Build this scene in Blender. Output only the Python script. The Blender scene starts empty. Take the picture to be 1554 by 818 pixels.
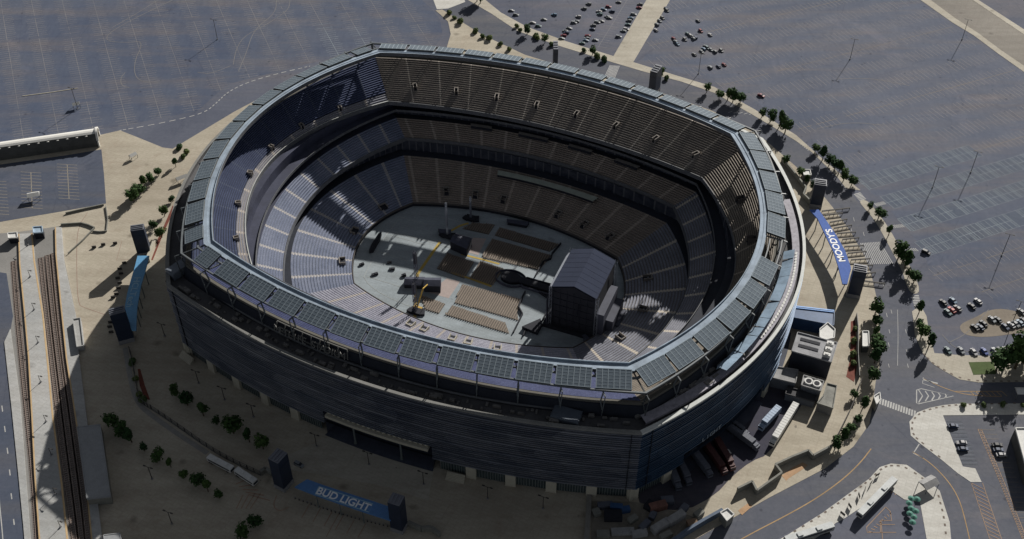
import bpy, math, random
from mathutils import Vector, Matrix
random.seed(7)
SC = bpy.context.scene
COL = SC.collection
R = math.radians

# ------------------------------------------------------------------ camera
F, TH, HC = 1730.0, 0.7586, 380.0
CX, CY, PH = -11.8, 397.9, -0.3854
cT, sT = math.cos(TH), math.sin(TH)
def G(x, y, z=0.0):
    u = (x-777)/F; v = (y-409)/F
    dy = cT - v*sT; dz = -sT - v*cT
    t = (z-HC)/dz
    return Vector((u*t, dy*t, z))
def g2(p, z=0.0):
    a = G(p[0], p[1], z); return (a.x, a.y)
cP, sP = math.cos(PH), math.sin(PH)
def SW(x, y, z=0.0):                      # stadium-local to world
    return Vector((CX+x*cP-y*sP, CY+x*sP+y*cP, z))

cam = bpy.data.cameras.new('camera'); co = bpy.data.objects.new('camera', cam); COL.objects.link(co)
co.location = (0, 0, HC); co.rotation_euler = (math.pi/2-TH, 0, 0)
cam.sensor_width = 36; cam.lens = 36*F/1554.0; cam.clip_end = 6000; cam.clip_start = 1
SC.camera = co

# ------------------------------------------------------------------ light
SUN_AZ, SUN_EL = 60.0, 27.6
w = bpy.data.worlds.new('World'); SC.world = w; w.use_nodes = True
nt = w.node_tree; nt.nodes.clear()
sky = nt.nodes.new('ShaderNodeTexSky'); sky.sky_type = 'NISHITA'; sky.sun_disc = False
sky.sun_elevation = R(SUN_EL); sky.sun_rotation = R(90-SUN_AZ)
hs = nt.nodes.new('ShaderNodeHueSaturation'); hs.inputs['Saturation'].default_value = 0.35
bg = nt.nodes.new('ShaderNodeBackground'); bg.inputs['Strength'].default_value = 0.044
ow = nt.nodes.new('ShaderNodeOutputWorld')
nt.links.new(sky.outputs[0], hs.inputs['Color']); nt.links.new(hs.outputs[0], bg.inputs[0]); nt.links.new(bg.outputs[0], ow.inputs[0])
sd = Vector((math.cos(R(SUN_AZ))*math.cos(R(SUN_EL)), math.sin(R(SUN_AZ))*math.cos(R(SUN_EL)), math.sin(R(SUN_EL))))
sl = bpy.data.lights.new('sun', 'SUN'); sl.energy = 6.1; sl.angle = R(0.5); sl.color = (1.0, 0.955, 0.89)
so = bpy.data.objects.new('sun', sl); COL.objects.link(so); so.rotation_euler = sd.to_track_quat('Z', 'Y').to_euler()
SC.view_settings.view_transform = 'Standard'; SC.view_settings.look = 'None'; SC.view_settings.exposure = 0
SC.cycles.max_bounces = 4; SC.cycles.diffuse_bounces = 2; SC.cycles.glossy_bounces = 2
SC.cycles.use_denoising = True

# ------------------------------------------------------------------ materials
def newmat(name):
    m = bpy.data.materials.new(name); m.use_nodes = True
    n = m.node_tree.nodes; b = n['Principled BSDF']; return m, m.node_tree, b
def ramp(t, fac, stops):
    r = t.nodes.new('ShaderNodeValToRGB'); e = r.color_ramp.elements
    while len(e) < len(stops): e.new(0.5)
    for k, (p, c) in enumerate(stops):
        e[k].position = p; e[k].color = (c[0], c[1], c[2], 1)
    t.links.new(fac, r.inputs[0]); return r.outputs[0]
def noise(t, vec, scale, detail=4, rough=0.55, dist=0.0):
    n = t.nodes.new('ShaderNodeTexNoise'); n.inputs['Scale'].default_value = scale
    n.inputs['Detail'].default_value = detail; n.inputs['Roughness'].default_value = rough; n.inputs['Distortion'].default_value = dist
    if vec is not None: t.links.new(vec, n.inputs['Vector'])
    return n.outputs['Fac']
def coords(t, scale=(1, 1, 1), rot=(0, 0, 0), kind='Object'):
    c = t.nodes.new('ShaderNodeTexCoord'); mp = t.nodes.new('ShaderNodeMapping')
    mp.inputs['Scale'].default_value = scale; mp.inputs['Rotation'].default_value = rot
    t.links.new(c.outputs[kind], mp.inputs[0]); return mp.outputs[0]
def mixc(t, fac, a, b, blend='MIX'):
    m = t.nodes.new('ShaderNodeMix'); m.data_type = 'RGBA'; m.blend_type = blend
    for s, v in ((m.inputs[0], fac), (m.inputs[6], a), (m.inputs[7], b)):
        if isinstance(v, (int, float)): s.default_value = v
        elif isinstance(v, tuple): s.default_value = (v[0], v[1], v[2], 1)
        else: t.links.new(v, s)
    return m.outputs[2]
def math1(t, op, a, b=None):
    m = t.nodes.new('ShaderNodeMath'); m.operation = op
    for k, v in enumerate((a, b)):
        if v is None: continue
        if isinstance(v, (int, float)): m.inputs[k].default_value = v
        else: t.links.new(v, m.inputs[k])
    return m.outputs[0]
def M(name, c, rough=0.75, var=0.18, scale=0.35, metal=0.0, spec=0.3, tint=None, s2=None):
    m, t, b = newmat(name); v = coords(t)
    lo = tuple(x*(1-var) for x in c); hi = tuple(min(1, x*(1+var)) for x in c)
    if tint: lo = tint
    col = ramp(t, noise(t, v, scale, 5, 0.62), [(0.3, lo), (0.7, hi)])
    col = mixc(t, 0.35, col, ramp(t, noise(t, v, (s2 or scale*9), 3), [(0.3, tuple(x*0.75 for x in c)), (0.7, tuple(min(1, x*1.25) for x in c))]))
    t.links.new(col, b.inputs['Base Color'])
    b.inputs['Roughness'].default_value = rough; b.inputs['Metallic'].default_value = metal
    b.inputs['Specular IOR Level'].default_value = spec
    return m

def ground_mat(name, base, alt, dirt, streak_rot, bluish=None):
    m, t, b = newmat(name)
    v = coords(t); vs = coords(t, (0.02, 0.35, 1), (0, 0, streak_rot)); vs2 = coords(t, (0.008, 0.06, 1), (0, 0, streak_rot))
    c = ramp(t, noise(t, v, 0.009, 7, 0.65, 0.5), [(0.38, base), (0.6, alt)])
    c = mixc(t, math1(t, 'MULTIPLY', ramp(t, noise(t, vs2, 1.0, 5, 0.6), [(0.48, (0, 0, 0)), (0.66, (1, 1, 1))]), 0.5), c, dirt)
    st = ramp(t, noise(t, vs, 1.0, 4, 0.7), [(0.3, (0.95, 0.95, 0.96)), (0.7, (1.06, 1.05, 1.04))])
    c = mixc(t, 1.0, c, st, 'MULTIPLY')
    fine = ramp(t, noise(t, v, 0.55, 6, 0.75), [(0.25, (0.84, 0.85, 0.86)), (0.75, (1.14, 1.13, 1.11))])
    c = mixc(t, 1.0, c, fine, 'MULTIPLY')
    pale = ramp(t, noise(t, v, 0.018, 6, 0.72, 1.5), [(0.56, (1, 1, 1)), (0.7, (1.3, 1.22, 1.17))])
    c = mixc(t, 1.0, c, pale, 'MULTIPLY')
    vo = t.nodes.new('ShaderNodeTexVoronoi'); vo.inputs['Scale'].default_value = 0.16; t.links.new(v, vo.inputs['Vector'])
    oil = ramp(t, math1(t, 'ADD', vo.outputs['Distance'], math1(t, 'MULTIPLY', noise(t, v, 0.05, 3), 0.5)), [(0.27, (0.62, 0.63, 0.65)), (0.36, (1, 1, 1))])
    c = mixc(t, 1.0, c, oil, 'MULTIPLY')
    wv = t.nodes.new('ShaderNodeTexVoronoi'); wv.feature = 'DISTANCE_TO_EDGE'; wv.inputs['Scale'].default_value = 0.035; t.links.new(coords(t, (1, 0.6, 1), (0, 0, streak_rot)), wv.inputs['Vector'])
    c = mixc(t, 1.0, c, ramp(t, wv.outputs['Distance'], [(0.0, (0.88, 0.88, 0.9)), (0.01, (1, 1, 1))]), 'MULTIPLY')
    blot = ramp(t, noise(t, v, 0.045, 6, 0.75, 1.2), [(0.56, (1, 1, 1)), (0.7, (0.78, 0.8, 0.84))])
    c = mixc(t, 1.0, c, blot, 'MULTIPLY')
    t.links.new(c, b.inputs['Base Color']); b.inputs['Roughness'].default_value = 0.92; b.inputs['Specular IOR Level'].default_value = 0.15
    return m
A_STREAK = -math.atan2(0.387, 0.922)
m_asph = ground_mat('asphalt lot', (0.092, 0.103, 0.14), (0.125, 0.135, 0.172), (0.155, 0.143, 0.15), A_STREAK)
m_road = ground_mat('asphalt road', (0.092, 0.1, 0.125), (0.12, 0.128, 0.155), (0.15, 0.147, 0.15), R(40))
def lot_mat(name, base, alt, dirt, rot, period, phase):
    m = ground_mat(name, base, alt, dirt, rot); t = m.node_tree; b = t.nodes['Principled BSDF']
    src = b.inputs['Base Color'].links[0].from_socket
    v = coords(t, (1, 1, 1), (0, 0, rot)); sp = t.nodes.new('ShaderNodeSeparateXYZ'); t.links.new(v, sp.inputs[0])
    ww = math1(t, 'COSINE', math1(t, 'MULTIPLY', math1(t, 'SUBTRACT', sp.outputs[1], phase), 6.2832/period))
    nz = noise(t, coords(t, (0.012, 0.05, 1), (0, 0, rot)), 1.0, 4)
    band = ramp(t, math1(t, 'ADD', math1(t, 'MULTIPLY', ww, 0.16), nz), [(0.3, (0.92, 0.95, 0.99)), (0.75, (1.08, 1.04, 1.0))])
    # fine cross streaks along the bays
    st = ramp(t, noise(t, coords(t, (0.36, 0.07, 1), (0, 0, rot)), 1.0, 2, 0.5), [(0.35, (0.96, 0.96, 0.97)), (0.65, (1.04, 1.04, 1.03))])
    c = mixc(t, 1.0, mixc(t, 1.0, src, band, 'MULTIPLY'), st, 'MULTIPLY'); t.links.new(c, b.inputs['Base Color']); return m
m_lotdark = ground_mat('asphalt dark lot', (0.065, 0.08, 0.115), (0.09, 0.103, 0.14), (0.12, 0.118, 0.125), R(0))
m_yard_shade = ground_mat('loading yard', (0.05, 0.05, 0.07), (0.08, 0.078, 0.1), (0.1, 0.09, 0.09), R(0))  # asphalt darkened to purple so its colour holds the facade's shadow
def plaza_mat(name, a, bcol, stain):
    m, t, b = newmat(name); v = coords(t)
    c = ramp(t, noise(t, v, 0.02, 6, 0.6, 0.6), [(0.33, a), (0.66, bcol)])
    c = mixc(t, math1(t, 'MULTIPLY', ramp(t, noise(t, v, 0.09, 6, 0.65, 1.2), [(0.52, (0, 0, 0)), (0.72, (1, 1, 1))]), 0.45), c, stain)
    fine = ramp(t, noise(t, v, 0.9, 6, 0.75), [(0.25, (0.86, 0.86, 0.86)), (0.75, (1.12, 1.12, 1.12))])
    c = mixc(t, 1.0, c, fine, 'MULTIPLY')
    spots = ramp(t, noise(t, v, 0.33, 2, 0.5), [(0.74, (1, 1, 1)), (0.79, (0.55, 0.55, 0.58))])
    c = mixc(t, 1.0, c, spots, 'MULTIPLY')
    br = t.nodes.new('ShaderNodeTexBrick'); vb = coords(t, (0.16, 0.16, 1), (0, 0, R(25))); t.links.new(vb, br.inputs['Vector'])
    br.inputs['Color1'].default_value = (1, 1, 1, 1); br.inputs['Color2'].default_value = (0.93, 0.93, 0.92, 1); br.inputs['Mortar'].default_value = (0.88, 0.875, 0.87, 1)
    br.inputs['Mortar Size'].default_value = 0.018; br.inputs['Scale'].default_value = 1.0; br.offset = 0.0
    c = mixc(t, 1.0, c, br.outputs['Color'], 'MULTIPLY')
    v2 = t.nodes.new('ShaderNodeTexVoronoi'); v2.inputs['Scale'].default_value = 0.075; t.links.new(v, v2.inputs['Vector'])
    c = mixc(t, 1.0, c, ramp(t, math1(t, 'ADD', v2.outputs['Distance'], math1(t, 'MULTIPLY', noise(t, v, 0.12, 4), 0.5)), [(0.26, (0.6, 0.59, 0.58)), (0.4, (1, 1, 1))]), 'MULTIPLY')
    c = mixc(t, 1.0, c, ramp(t, noise(t, coords(t, (0.012, 0.2, 1), (0, 0, R(-20))), 1.0, 5, 0.65), [(0.35, (0.9, 0.89, 0.88)), (0.65, (1.07, 1.07, 1.07))]), 'MULTIPLY')
    t.links.new(c, b.inputs['Base Color']); b.inputs['Roughness'].default_value = 0.9; b.inputs['Specular IOR Level'].default_value = 0.2
    return m
m_plaza = plaza_mat('plaza concrete', (0.37, 0.33, 0.265), (0.47, 0.43, 0.35), (0.33, 0.27, 0.21))
m_walk = plaza_mat('sidewalk concrete', (0.4, 0.37, 0.31), (0.5, 0.47, 0.4), (0.36, 0.32, 0.26))
m_light = plaza_mat('island concrete', (0.53, 0.52, 0.485), (0.6, 0.595, 0.56), (0.48, 0.46, 0.42))
m_brownroad = plaza_mat('brown road', (0.21, 0.195, 0.175), (0.28, 0.26, 0.23), (0.2, 0.17, 0.15))
m_platform = plaza_mat('platform concrete', (0.36, 0.37, 0.37), (0.46, 0.46, 0.45), (0.35, 0.34, 0.32))
m_ballast = M('ballast', (0.2, 0.175, 0.16), 0.95, 0.25, 0.15, s2=2.5)
m_gravel = M('gravel', (0.23, 0.225, 0.215), 0.95, 0.22, 0.05, s2=1.5)
m_field = plaza_mat('floor covering', (0.27, 0.31, 0.335), (0.34, 0.385, 0.415), (0.24, 0.27, 0.28))
m_white = M('white marking', (0.42, 0.42, 0.41), 0.8, 0.3, 0.2)
def worn(name, c, base=(0.118, 0.128, 0.16)):
    m, t, b = newmat(name); v = coords(t)
    f = ramp(t, math1(t, 'ADD', math1(t, 'MULTIPLY', noise(t, v, 0.014, 5, 0.7), 0.6), math1(t, 'MULTIPLY', noise(t, v, 0.5, 4, 0.7), 0.4)), [(0.36, (0.2, 0.2, 0.2)), (0.6, (0.85, 0.85, 0.85))])
    t.links.new(mixc(t, f, base, c), b.inputs['Base Color']); b.inputs['Roughness'].default_value = .85; b.inputs['Specular IOR Level'].default_value = .1; return m
m_faint = worn('worn marking', (0.27, 0.262, 0.262))
m_teal = worn('pale teal marking', (0.29, 0.335, 0.37), (0.13, 0.155, 0.185))
m_orange = M('orange marking', (0.36, 0.24, 0.12), 0.85, 0.3, 0.1)
m_brownhatch = M('brown hatch', (0.3, 0.21, 0.15), 0.85, 0.25, 0.1)
m_wornyel = worn('worn yellow marking', (0.27, 0.225, 0.16))
m_red = M('red planting', (0.16, 0.05, 0.035), 0.9, 0.4, 0.6)
m_grass = M('lawn', (0.07, 0.1, 0.035), 0.95, 0.3, 0.3)
m_skid = M('skid mark', (0.19, 0.185, 0.185), 0.9, 0.3, 0.05)
m_solar, ts, bs = newmat('solar glass')
vs_ = coords(ts, (0.9, 0.9, 0.9))
bs.inputs['Roughness'].default_value = 0.75; bs.inputs['Specular IOR Level'].default_value = 0.15
ts.links.new(ramp(ts, noise(ts, vs_, 0.6, 3), [(0.3, (0.085, 0.112, 0.14)), (0.7, (0.125, 0.155, 0.185))]), bs.inputs['Base Color'])
m_frame = M('panel frame', (0.22, 0.265, 0.3), 0.8, 0.1)
m_frame2 = M('panel fine frame', (0.135, 0.168, 0.2), 0.8, 0.1)
m_pside = M('panel side', (0.07, 0.072, 0.07), 0.7, 0.2)
m_ring = M('ring walkway metal', (0.27, 0.33, 0.4), 0.8, 0.42, 0.16, s2=2.2)
m_ringdk = M('ring fascia', (0.115, 0.12, 0.13), 0.6, 0.3, 0.4)
m_steel = M('steel strut', (0.13, 0.145, 0.155), 0.5, 0.2)
def louvre_mat(name, a, bcol):
    m, t, b = newmat(name); v = coords(t, (0.05, 0.05, 0.35))
    c = ramp(t, noise(t, v, 1.0, 4, 0.6), [(0.3, a), (0.7, bcol)])
    vc = t.nodes.new('ShaderNodeTexVoronoi'); vc.inputs['Scale'].default_value = 1.0; t.links.new(coords(t, (0.1, 0.1, 0.16)), vc.inputs['Vector'])
    sx_ = t.nodes.new('ShaderNodeSeparateColor'); t.links.new(vc.outputs['Color'], sx_.inputs[0])
    c = mixc(t, 1.0, c, ramp(t, sx_.outputs[0], [(0.0, (0.72, 0.74, 0.78)), (1.0, (1.25, 1.23, 1.2))]), 'MULTIPLY')
    t.links.new(c, b.inputs['Base Color'])
    b.inputs['Roughness'].default_value = 0.45; b.inputs['Metallic'].default_value = 0.3; return m
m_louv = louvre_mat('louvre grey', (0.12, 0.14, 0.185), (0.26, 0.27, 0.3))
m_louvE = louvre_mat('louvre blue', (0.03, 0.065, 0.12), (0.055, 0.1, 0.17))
m_back = M('louvre backing', (0.006, 0.009, 0.017), 0.7, 0.3, 0.05)
m_recess = M('recess', (0.06, 0.068, 0.095), .8, .35, .15)
m_seam = M('facade seam', (0.01, 0.012, 0.018), .8)
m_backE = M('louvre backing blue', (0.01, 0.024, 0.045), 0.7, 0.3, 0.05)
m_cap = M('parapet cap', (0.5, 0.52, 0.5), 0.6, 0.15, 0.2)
m_capShade = M('parapet cap painted shade', (0.2, 0.2, 0.19), 0.8, 0.2, 0.2)  # darker copy of the cap, south and west shade put into its colour
m_deck = M('roof deck', (0.1, 0.1, 0.105), 0.85, 0.4, 0.12, s2=0.9)
m_wall = M('dark concourse wall', (0.02, 0.024, 0.036), 0.8, 0.3, 0.2)
m_suite, t9, b9 = newmat('suite glass')
v9 = coords(t9); sp9 = t9.nodes.new('ShaderNodeSeparateXYZ'); t9.links.new(v9, sp9.inputs[0])
f9 = math1(t9, 'FRACT', math1(t9, 'MULTIPLY', math1(t9, 'ADD', sp9.outputs[0], sp9.outputs[1]), 0.22))
c9 = mixc(t9, math1(t9, 'LESS_THAN', f9, 0.14), ramp(t9, noise(t9, coords(t9, (.25, .25, .25)), 1.0, 3), [(0.35, (0.02, 0.026, 0.042)), (0.65, (0.06, 0.066, 0.085))]), (0.12, 0.125, 0.14))
t9.links.new(c9, b9.inputs['Base Color']); b9.inputs['Roughness'].default_value = 0.4
m_suiteWlit = M('west suite wall painted sunlit', (0.045, 0.05, 0.08), .7, .4, .1)  # lighter than the other suite walls, sunlight put into the colour
m_olive = M('olive walkway', (0.12, 0.115, 0.1), 0.85, 0.2)
m_cream = M('cream pier', (0.46, 0.43, 0.35), 0.8, 0.12)
m_glassdk = M('storefront glass', (0.055, 0.075, 0.08), 0.25, 0.4, 0.3)
m_mull = M('mullion', (0.14, 0.16, 0.16), 0.5, 0.1)
m_navy = M('pylon navy', (0.02, 0.03, 0.055), 0.45, 0.3, 0.2)
m_navytop = M('pylon top', (0.16, 0.17, 0.2), 0.5, 0.2)
m_pbase = M('pylon base', (0.22, 0.22, 0.23), 0.8, 0.2)
m_blue1 = M('sky blue canopy', (0.12, 0.31, 0.52), 0.5, 0.12, 0.1)
m_blue2 = M('bud blue canopy', (0.085, 0.2, 0.42), 0.5, 0.2, 0.1)
m_blue3 = M('periwinkle canopy', (0.055, 0.12, 0.38), 0.8, 0.1, 0.1)
m_letter = M('lettering', (0.8, 0.82, 0.84), 0.6, 0.05)
m_letterdim = M('faded lettering', (0.3, 0.48, 0.6), 0.6, 0.05)
m_letterfac = M('facade lettering', (0.22, 0.27, 0.33), 0.6, 0.05)
m_black = M('black fabric', (0.018, 0.02, 0.028), 0.8, 0.3, 0.5)
m_stage = M('stage roof', (0.024, 0.032, 0.06), 0.95, 0.12, 0.15)
m_stagew = M('stage side cloth', (0.06, 0.065, 0.09), 0.7, 0.4, 0.15)
m_truss = M('truss metal', (0.2, 0.22, 0.26), 0.5, 0.2)
m_chair = M('folding chairs', (0.25, 0.21, 0.175), 0.8, 0.15, 0.3)
m_chairdk = M('chair mat', (0.13, 0.115, 0.1), 0.85, 0.2)
m_pink = M('pinkish floor', (0.37, 0.31, 0.29), 0.85, 0.12, 0.3)
m_ylw = M('yellow cable ramp', (0.42, 0.3, 0.07), 0.8, 0.2)
m_roofw = M('white roof', (0.62, 0.62, 0.6), 0.7, 0.15, 0.3)
m_roofg = M('grey roof', (0.3, 0.3, 0.3), 0.8, 0.4, 0.25)
m_bldg = M('service building wall', (0.12, 0.13, 0.15), 0.7, 0.3, 0.2)
m_bldgn = M('service dark wall', (0.03, 0.035, 0.05), 0.7, 0.3, 0.2)
m_bldgb = M('service glass wall', (0.04, 0.09, 0.2), 0.35, 0.3, 0.2)
m_bluetrim = M('blue roof edge', (0.2, 0.42, 0.85), 0.5, 0.1)
m_tube = M('tube walkway roof', (0.75, 0.74, 0.7), 0.6, 0.08)
m_tubedk = M('tube walkway side', (0.09, 0.09, 0.085), 0.7, 0.3)
m_tire = M('tyre rubber', (0.02, 0.02, 0.02), 0.9, 0.1)
m_carglass = M('car glass', (0.025, 0.03, 0.04), 0.5, 0.1)
m_rail = M('rail steel', (0.28, 0.22, 0.19), 0.5, 0.2)
m_sleeper = M('sleepers', (0.13, 0.1, 0.085), 0.9, 0.3)
m_trunk = M('bark', (0.08, 0.06, 0.04), 0.9, 0.2)
m_wallst = M('site wall', (0.2, 0.2, 0.18), 0.85, 0.25, 0.4)
m_fence = M('fence metal', (0.045, 0.042, 0.04), 0.7, 0.2)
m_scaf = M('scaffold metal', (0.13, 0.13, 0.125), 0.6, 0.3)
def leaf_mat(name, a, bcol):
    m, t, b = newmat(name); v = coords(t)
    gi = t.nodes.new('ShaderNodeObjectInfo')
    c = ramp(t, noise(t, v, 0.9, 4, 0.7), [(0.3, a), (0.7, bcol)])
    c = mixc(t, 1.0, c, ramp(t, gi.outputs['Random'], [(0.0, (0.6, 0.75, 0.7)), (1.0, (1.7, 1.45, 1.1))]), 'MULTIPLY')
    t.links.new(c, b.inputs['Base Color']); b.inputs['Roughness'].default_value = 0.85; b.inputs['Specular IOR Level'].default_value = 0.15
    return m
m_leaf = leaf_mat('foliage', (0.018, 0.04, 0.018), (0.05, 0.1, 0.035))
m_leafp = leaf_mat('pale foliage', (0.05, 0.08, 0.04), (0.11, 0.15, 0.07))
def seat_mat(name, seat, seat2, aisle, spacing, stain=None, aw=0.1):
    m, t, b = newmat(name)
    uv = t.nodes.new('ShaderNodeUVMap'); sp = t.nodes.new('ShaderNodeSeparateXYZ'); t.links.new(uv.outputs[0], sp.inputs[0])
    v = coords(t)
    c = ramp(t, noise(t, v, 0.12, 5, 0.7), [(0.3, seat), (0.7, seat2)])
    c = mixc(t, 1.0, c, ramp(t, noise(t, v, 1.7, 3, 0.8), [(0.3, (0.7, 0.7, 0.72)), (0.62, (1.1, 1.1, 1.1)), (0.72, (1.5, 1.5, 1.5))]), 'MULTIPLY')
    fr = math1(t, 'FRACT', math1(t, 'DIVIDE', sp.outputs[0], spacing))
    is_a = math1(t, 'LESS_THAN', fr, aw)
    c = mixc(t, is_a, c, aisle)
    if stain: c = mixc(t, math1(t, 'MULTIPLY', ramp(t, noise(t, v, 0.03, 3, 0.5), [(0.5, (0, 0, 0)), (0.6, (1, 1, 1))]), 0.6), c, stain)
    t.links.new(c, b.inputs['Base Color']); b.inputs['Roughness'].default_value = 0.75; b.inputs['Specular IOR Level'].default_value = 0.2
    return m
TAN = (0.34, 0.31, 0.27)
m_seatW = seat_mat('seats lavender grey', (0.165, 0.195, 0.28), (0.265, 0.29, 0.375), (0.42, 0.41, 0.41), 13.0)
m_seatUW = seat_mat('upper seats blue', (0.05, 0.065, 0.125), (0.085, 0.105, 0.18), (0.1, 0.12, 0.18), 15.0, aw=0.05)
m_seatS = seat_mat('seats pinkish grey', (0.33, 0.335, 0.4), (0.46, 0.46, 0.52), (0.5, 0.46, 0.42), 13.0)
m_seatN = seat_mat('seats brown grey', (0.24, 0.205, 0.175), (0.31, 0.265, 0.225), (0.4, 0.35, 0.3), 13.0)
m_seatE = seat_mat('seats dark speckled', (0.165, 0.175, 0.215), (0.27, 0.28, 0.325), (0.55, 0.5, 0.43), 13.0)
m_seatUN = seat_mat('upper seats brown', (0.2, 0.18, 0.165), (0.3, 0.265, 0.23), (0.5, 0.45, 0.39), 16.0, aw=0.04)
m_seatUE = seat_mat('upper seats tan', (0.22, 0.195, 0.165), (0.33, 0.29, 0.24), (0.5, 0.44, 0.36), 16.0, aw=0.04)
m_tread = M('concrete tread', (0.24, 0.22, 0.2), 0.85, 0.2, 0.2)
m_treadU = M('dark tread', (0.1, 0.09, 0.085), 0.85, 0.2, 0.2)
m_treadS = M('pale tread', (0.26, 0.25, 0.27), 0.85, 0.2, 0.2)
m_treadW = M('grey tread', (0.14, 0.15, 0.18), 0.85, 0.2, 0.2)
m_treadB = M('blue tread', (0.028, 0.035, 0.06), 0.85, 0.2, 0.2)

# ------------------------------------------------------------------ mesh helpers
class MB:
    def __init__(s): s.v = []; s.f = []; s.m = []; s.uv = {}; s.cur = 0
    def add(s, vs, fs, mi=None):
        o = len(s.v); s.v += [tuple(p) for p in vs]
        for f in fs: s.f.append(tuple(i+o for i in f)); s.m.append(s.cur if mi is None else mi)
        return s
    def box(s, c, d, rz=0, mi=None, tilt=None):
        hx, hy, hz = d[0]/2, d[1]/2, d[2]/2
        vs = [Vector((x, y, z)) for x in (-hx, hx) for y in (-hy, hy) for z in (-hz, hz)]
        if tilt: mt = Matrix.Rotation(tilt, 3, 'X'); vs = [mt @ p for p in vs]
        mt = Matrix.Rotation(rz, 3, 'Z'); vs = [mt @ p + Vector(c) for p in vs]
        return s.add(vs, [(0, 1, 3, 2), (4, 6, 7, 5), (0, 4, 5, 1), (2, 3, 7, 6), (0, 2, 6, 4), (1, 5, 7, 3)], mi)
    def prism(s, pts, z0, z1, mi=None, mtop=None):
        n = len(pts); a = sum(pts[i][0]*pts[(i+1) % n][1]-pts[(i+1) % n][0]*pts[i][1] for i in range(n))
        if a < 0: pts = pts[::-1]
        vs = [(p[0], p[1], z0) for p in pts]+[(p[0], p[1], z1) for p in pts]
        s.add(vs, [(i, (i+1) % n, n+(i+1) % n, n+i) for i in range(n)], mi)
        s.add(vs[n:], [tuple(range(n))], mtop if mtop is not None else mi); return s
    def flat(s, pts, z, mi=None):
        n = len(pts); a = sum(pts[i][0]*pts[(i+1) % n][1]-pts[(i+1) % n][0]*pts[i][1] for i in range(n))
        if a < 0: pts = pts[::-1]
        return s.add([(p[0], p[1], z) for p in pts], [tuple(range(n))], mi)
    def tube(s, a, b, r, r2=None, n=6, mi=None, cap=True):
        a = Vector(a); b = Vector(b); r2 = r if r2 is None else r2
        d = (b-a).normalized(); u = d.orthogonal().normalized(); v = d.cross(u)
        vs = [a+(u*math.cos(t)+v*math.sin(t))*r for t in [2*math.pi*k/n for k in range(n)]] + \
             [b+(u*math.cos(t)+v*math.sin(t))*r2 for t in [2*math.pi*k/n for k in range(n)]]
        fs = [(i, (i+1) % n, n+(i+1) % n, n+i) for i in range(n)]
        if cap: fs += [tuple(range(n))[::-1], tuple(range(n, 2*n))]
        return s.add(vs, fs, mi)
    def beam(s, a, b, w_, h_, mi=None):
        a = Vector(a); b = Vector(b); d = (b-a); L_ = d.length; d.normalize()
        up = Vector((0, 0, 1)) if abs(d.z) < 0.95 else Vector((1, 0, 0))
        x = d.cross(up).normalized(); y = x.cross(d)
        vs = [p+x*sx*w_/2+y*sy*h_/2 for p in (a, b) for sx, sy in ((-1, -1), (1, -1), (1, 1), (-1, 1))]
        return s.add(vs, [(0, 1, 2, 3), (7, 6, 5, 4), (0, 4, 5, 1), (1, 5, 6, 2), (2, 6, 7, 3), (3, 7, 4, 0)], mi)
    def strip(s, path, w_, z, mi=None):
        P_ = [Vector((p[0], p[1])) for p in path]; L_ = []
        for i, p in enumerate(P_):
            d = (P_[min(i+1, len(P_)-1)]-P_[max(i-1, 0)]).normalized(); nn = Vector((-d.y, d.x))*w_/2
            L_.append((p-nn, p+nn))
        for i in range(len(P_)-1):
            q = [L_[i][0], L_[i+1][0], L_[i+1][1], L_[i][1]]
            s.add([(a.x, a.y, z) for a in q], [(0, 1, 2, 3)], mi)
        return s
    def wall(s, path, w_, z0, z1, mi=None):
        for i in range(len(path)-1):
            a, b = path[i], path[i+1]
            s.beam((a[0], a[1], (z0+z1)/2), (b[0], b[1], (z0+z1)/2), w_, z1-z0, mi)
        return s
    def build(s, name, mats, parent=None, loc=None, smooth=False, uvs=None):
        me = bpy.data.meshes.new(name); me.from_pydata(s.v, [], s.f)
        if not isinstance(mats, (list, tuple)): mats = [mats]
        for m in mats: me.materials.append(m)
        if len(mats) > 1: me.polygons.foreach_set('material_index', s.m)
        if uvs:
            l = me.uv_layers.new(name='UVMap')
            for li, lp in enumerate(me.loops): l.data[li].uv = uvs[lp.vertex_index]
        if smooth: me.polygons.foreach_set('use_smooth', [True]*len(me.polygons))
        me.update(); o = bpy.data.objects.new(name, me); COL.objects.link(o)
        if parent: o.parent = parent
        if loc is not None: o.location = loc
        return o
def tag(o, label=None, cat=None, group=None, kind=None):
    if label: o['label'] = label
    if cat: o['category'] = cat
    if group: o['group'] = group
    if kind: o['kind'] = kind
    return o
def empty(name, loc, rz=0, label=None, cat=None, group=None):
    o = bpy.data.objects.new(name, None); COL.objects.link(o); o.location = loc; o.rotation_euler = (0, 0, rz)
    o.empty_display_size = 1; return tag(o, label, cat, group)
def copy_tree(o, parent=None):
    c = o.copy(); COL.objects.link(c); c.parent = parent
    for ch in list(o.children): copy_tree(ch, c)
    return c
def chaikin(pts, n=2, closed=True):
    for _ in range(n):
        q = []; N = len(pts)
        for i in range(N if closed else N-1):
            a, b = pts[i], pts[(i+1) % N]
            q += [(a[0]*.75+b[0]*.25, a[1]*.75+b[1]*.25), (a[0]*.25+b[0]*.75, a[1]*.25+b[1]*.75)]
        if not closed: q = [pts[0]]+q+[pts[-1]]
        pts = q
    return pts
def W(px, z=0): return [g2(p, z) for p in px]
def struct(name, mb, mat, **k):
    o = mb.build(name, mat, **k); o['kind'] = 'structure'; return o
ONES = ['', 'first', 'second', 'third', 'fourth', 'fifth', 'sixth', 'seventh', 'eighth', 'ninth', 'tenth', 'eleventh', 'twelfth', 'thirteenth', 'fourteenth', 'fifteenth', 'sixteenth', 'seventeenth', 'eighteenth', 'nineteenth']
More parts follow.
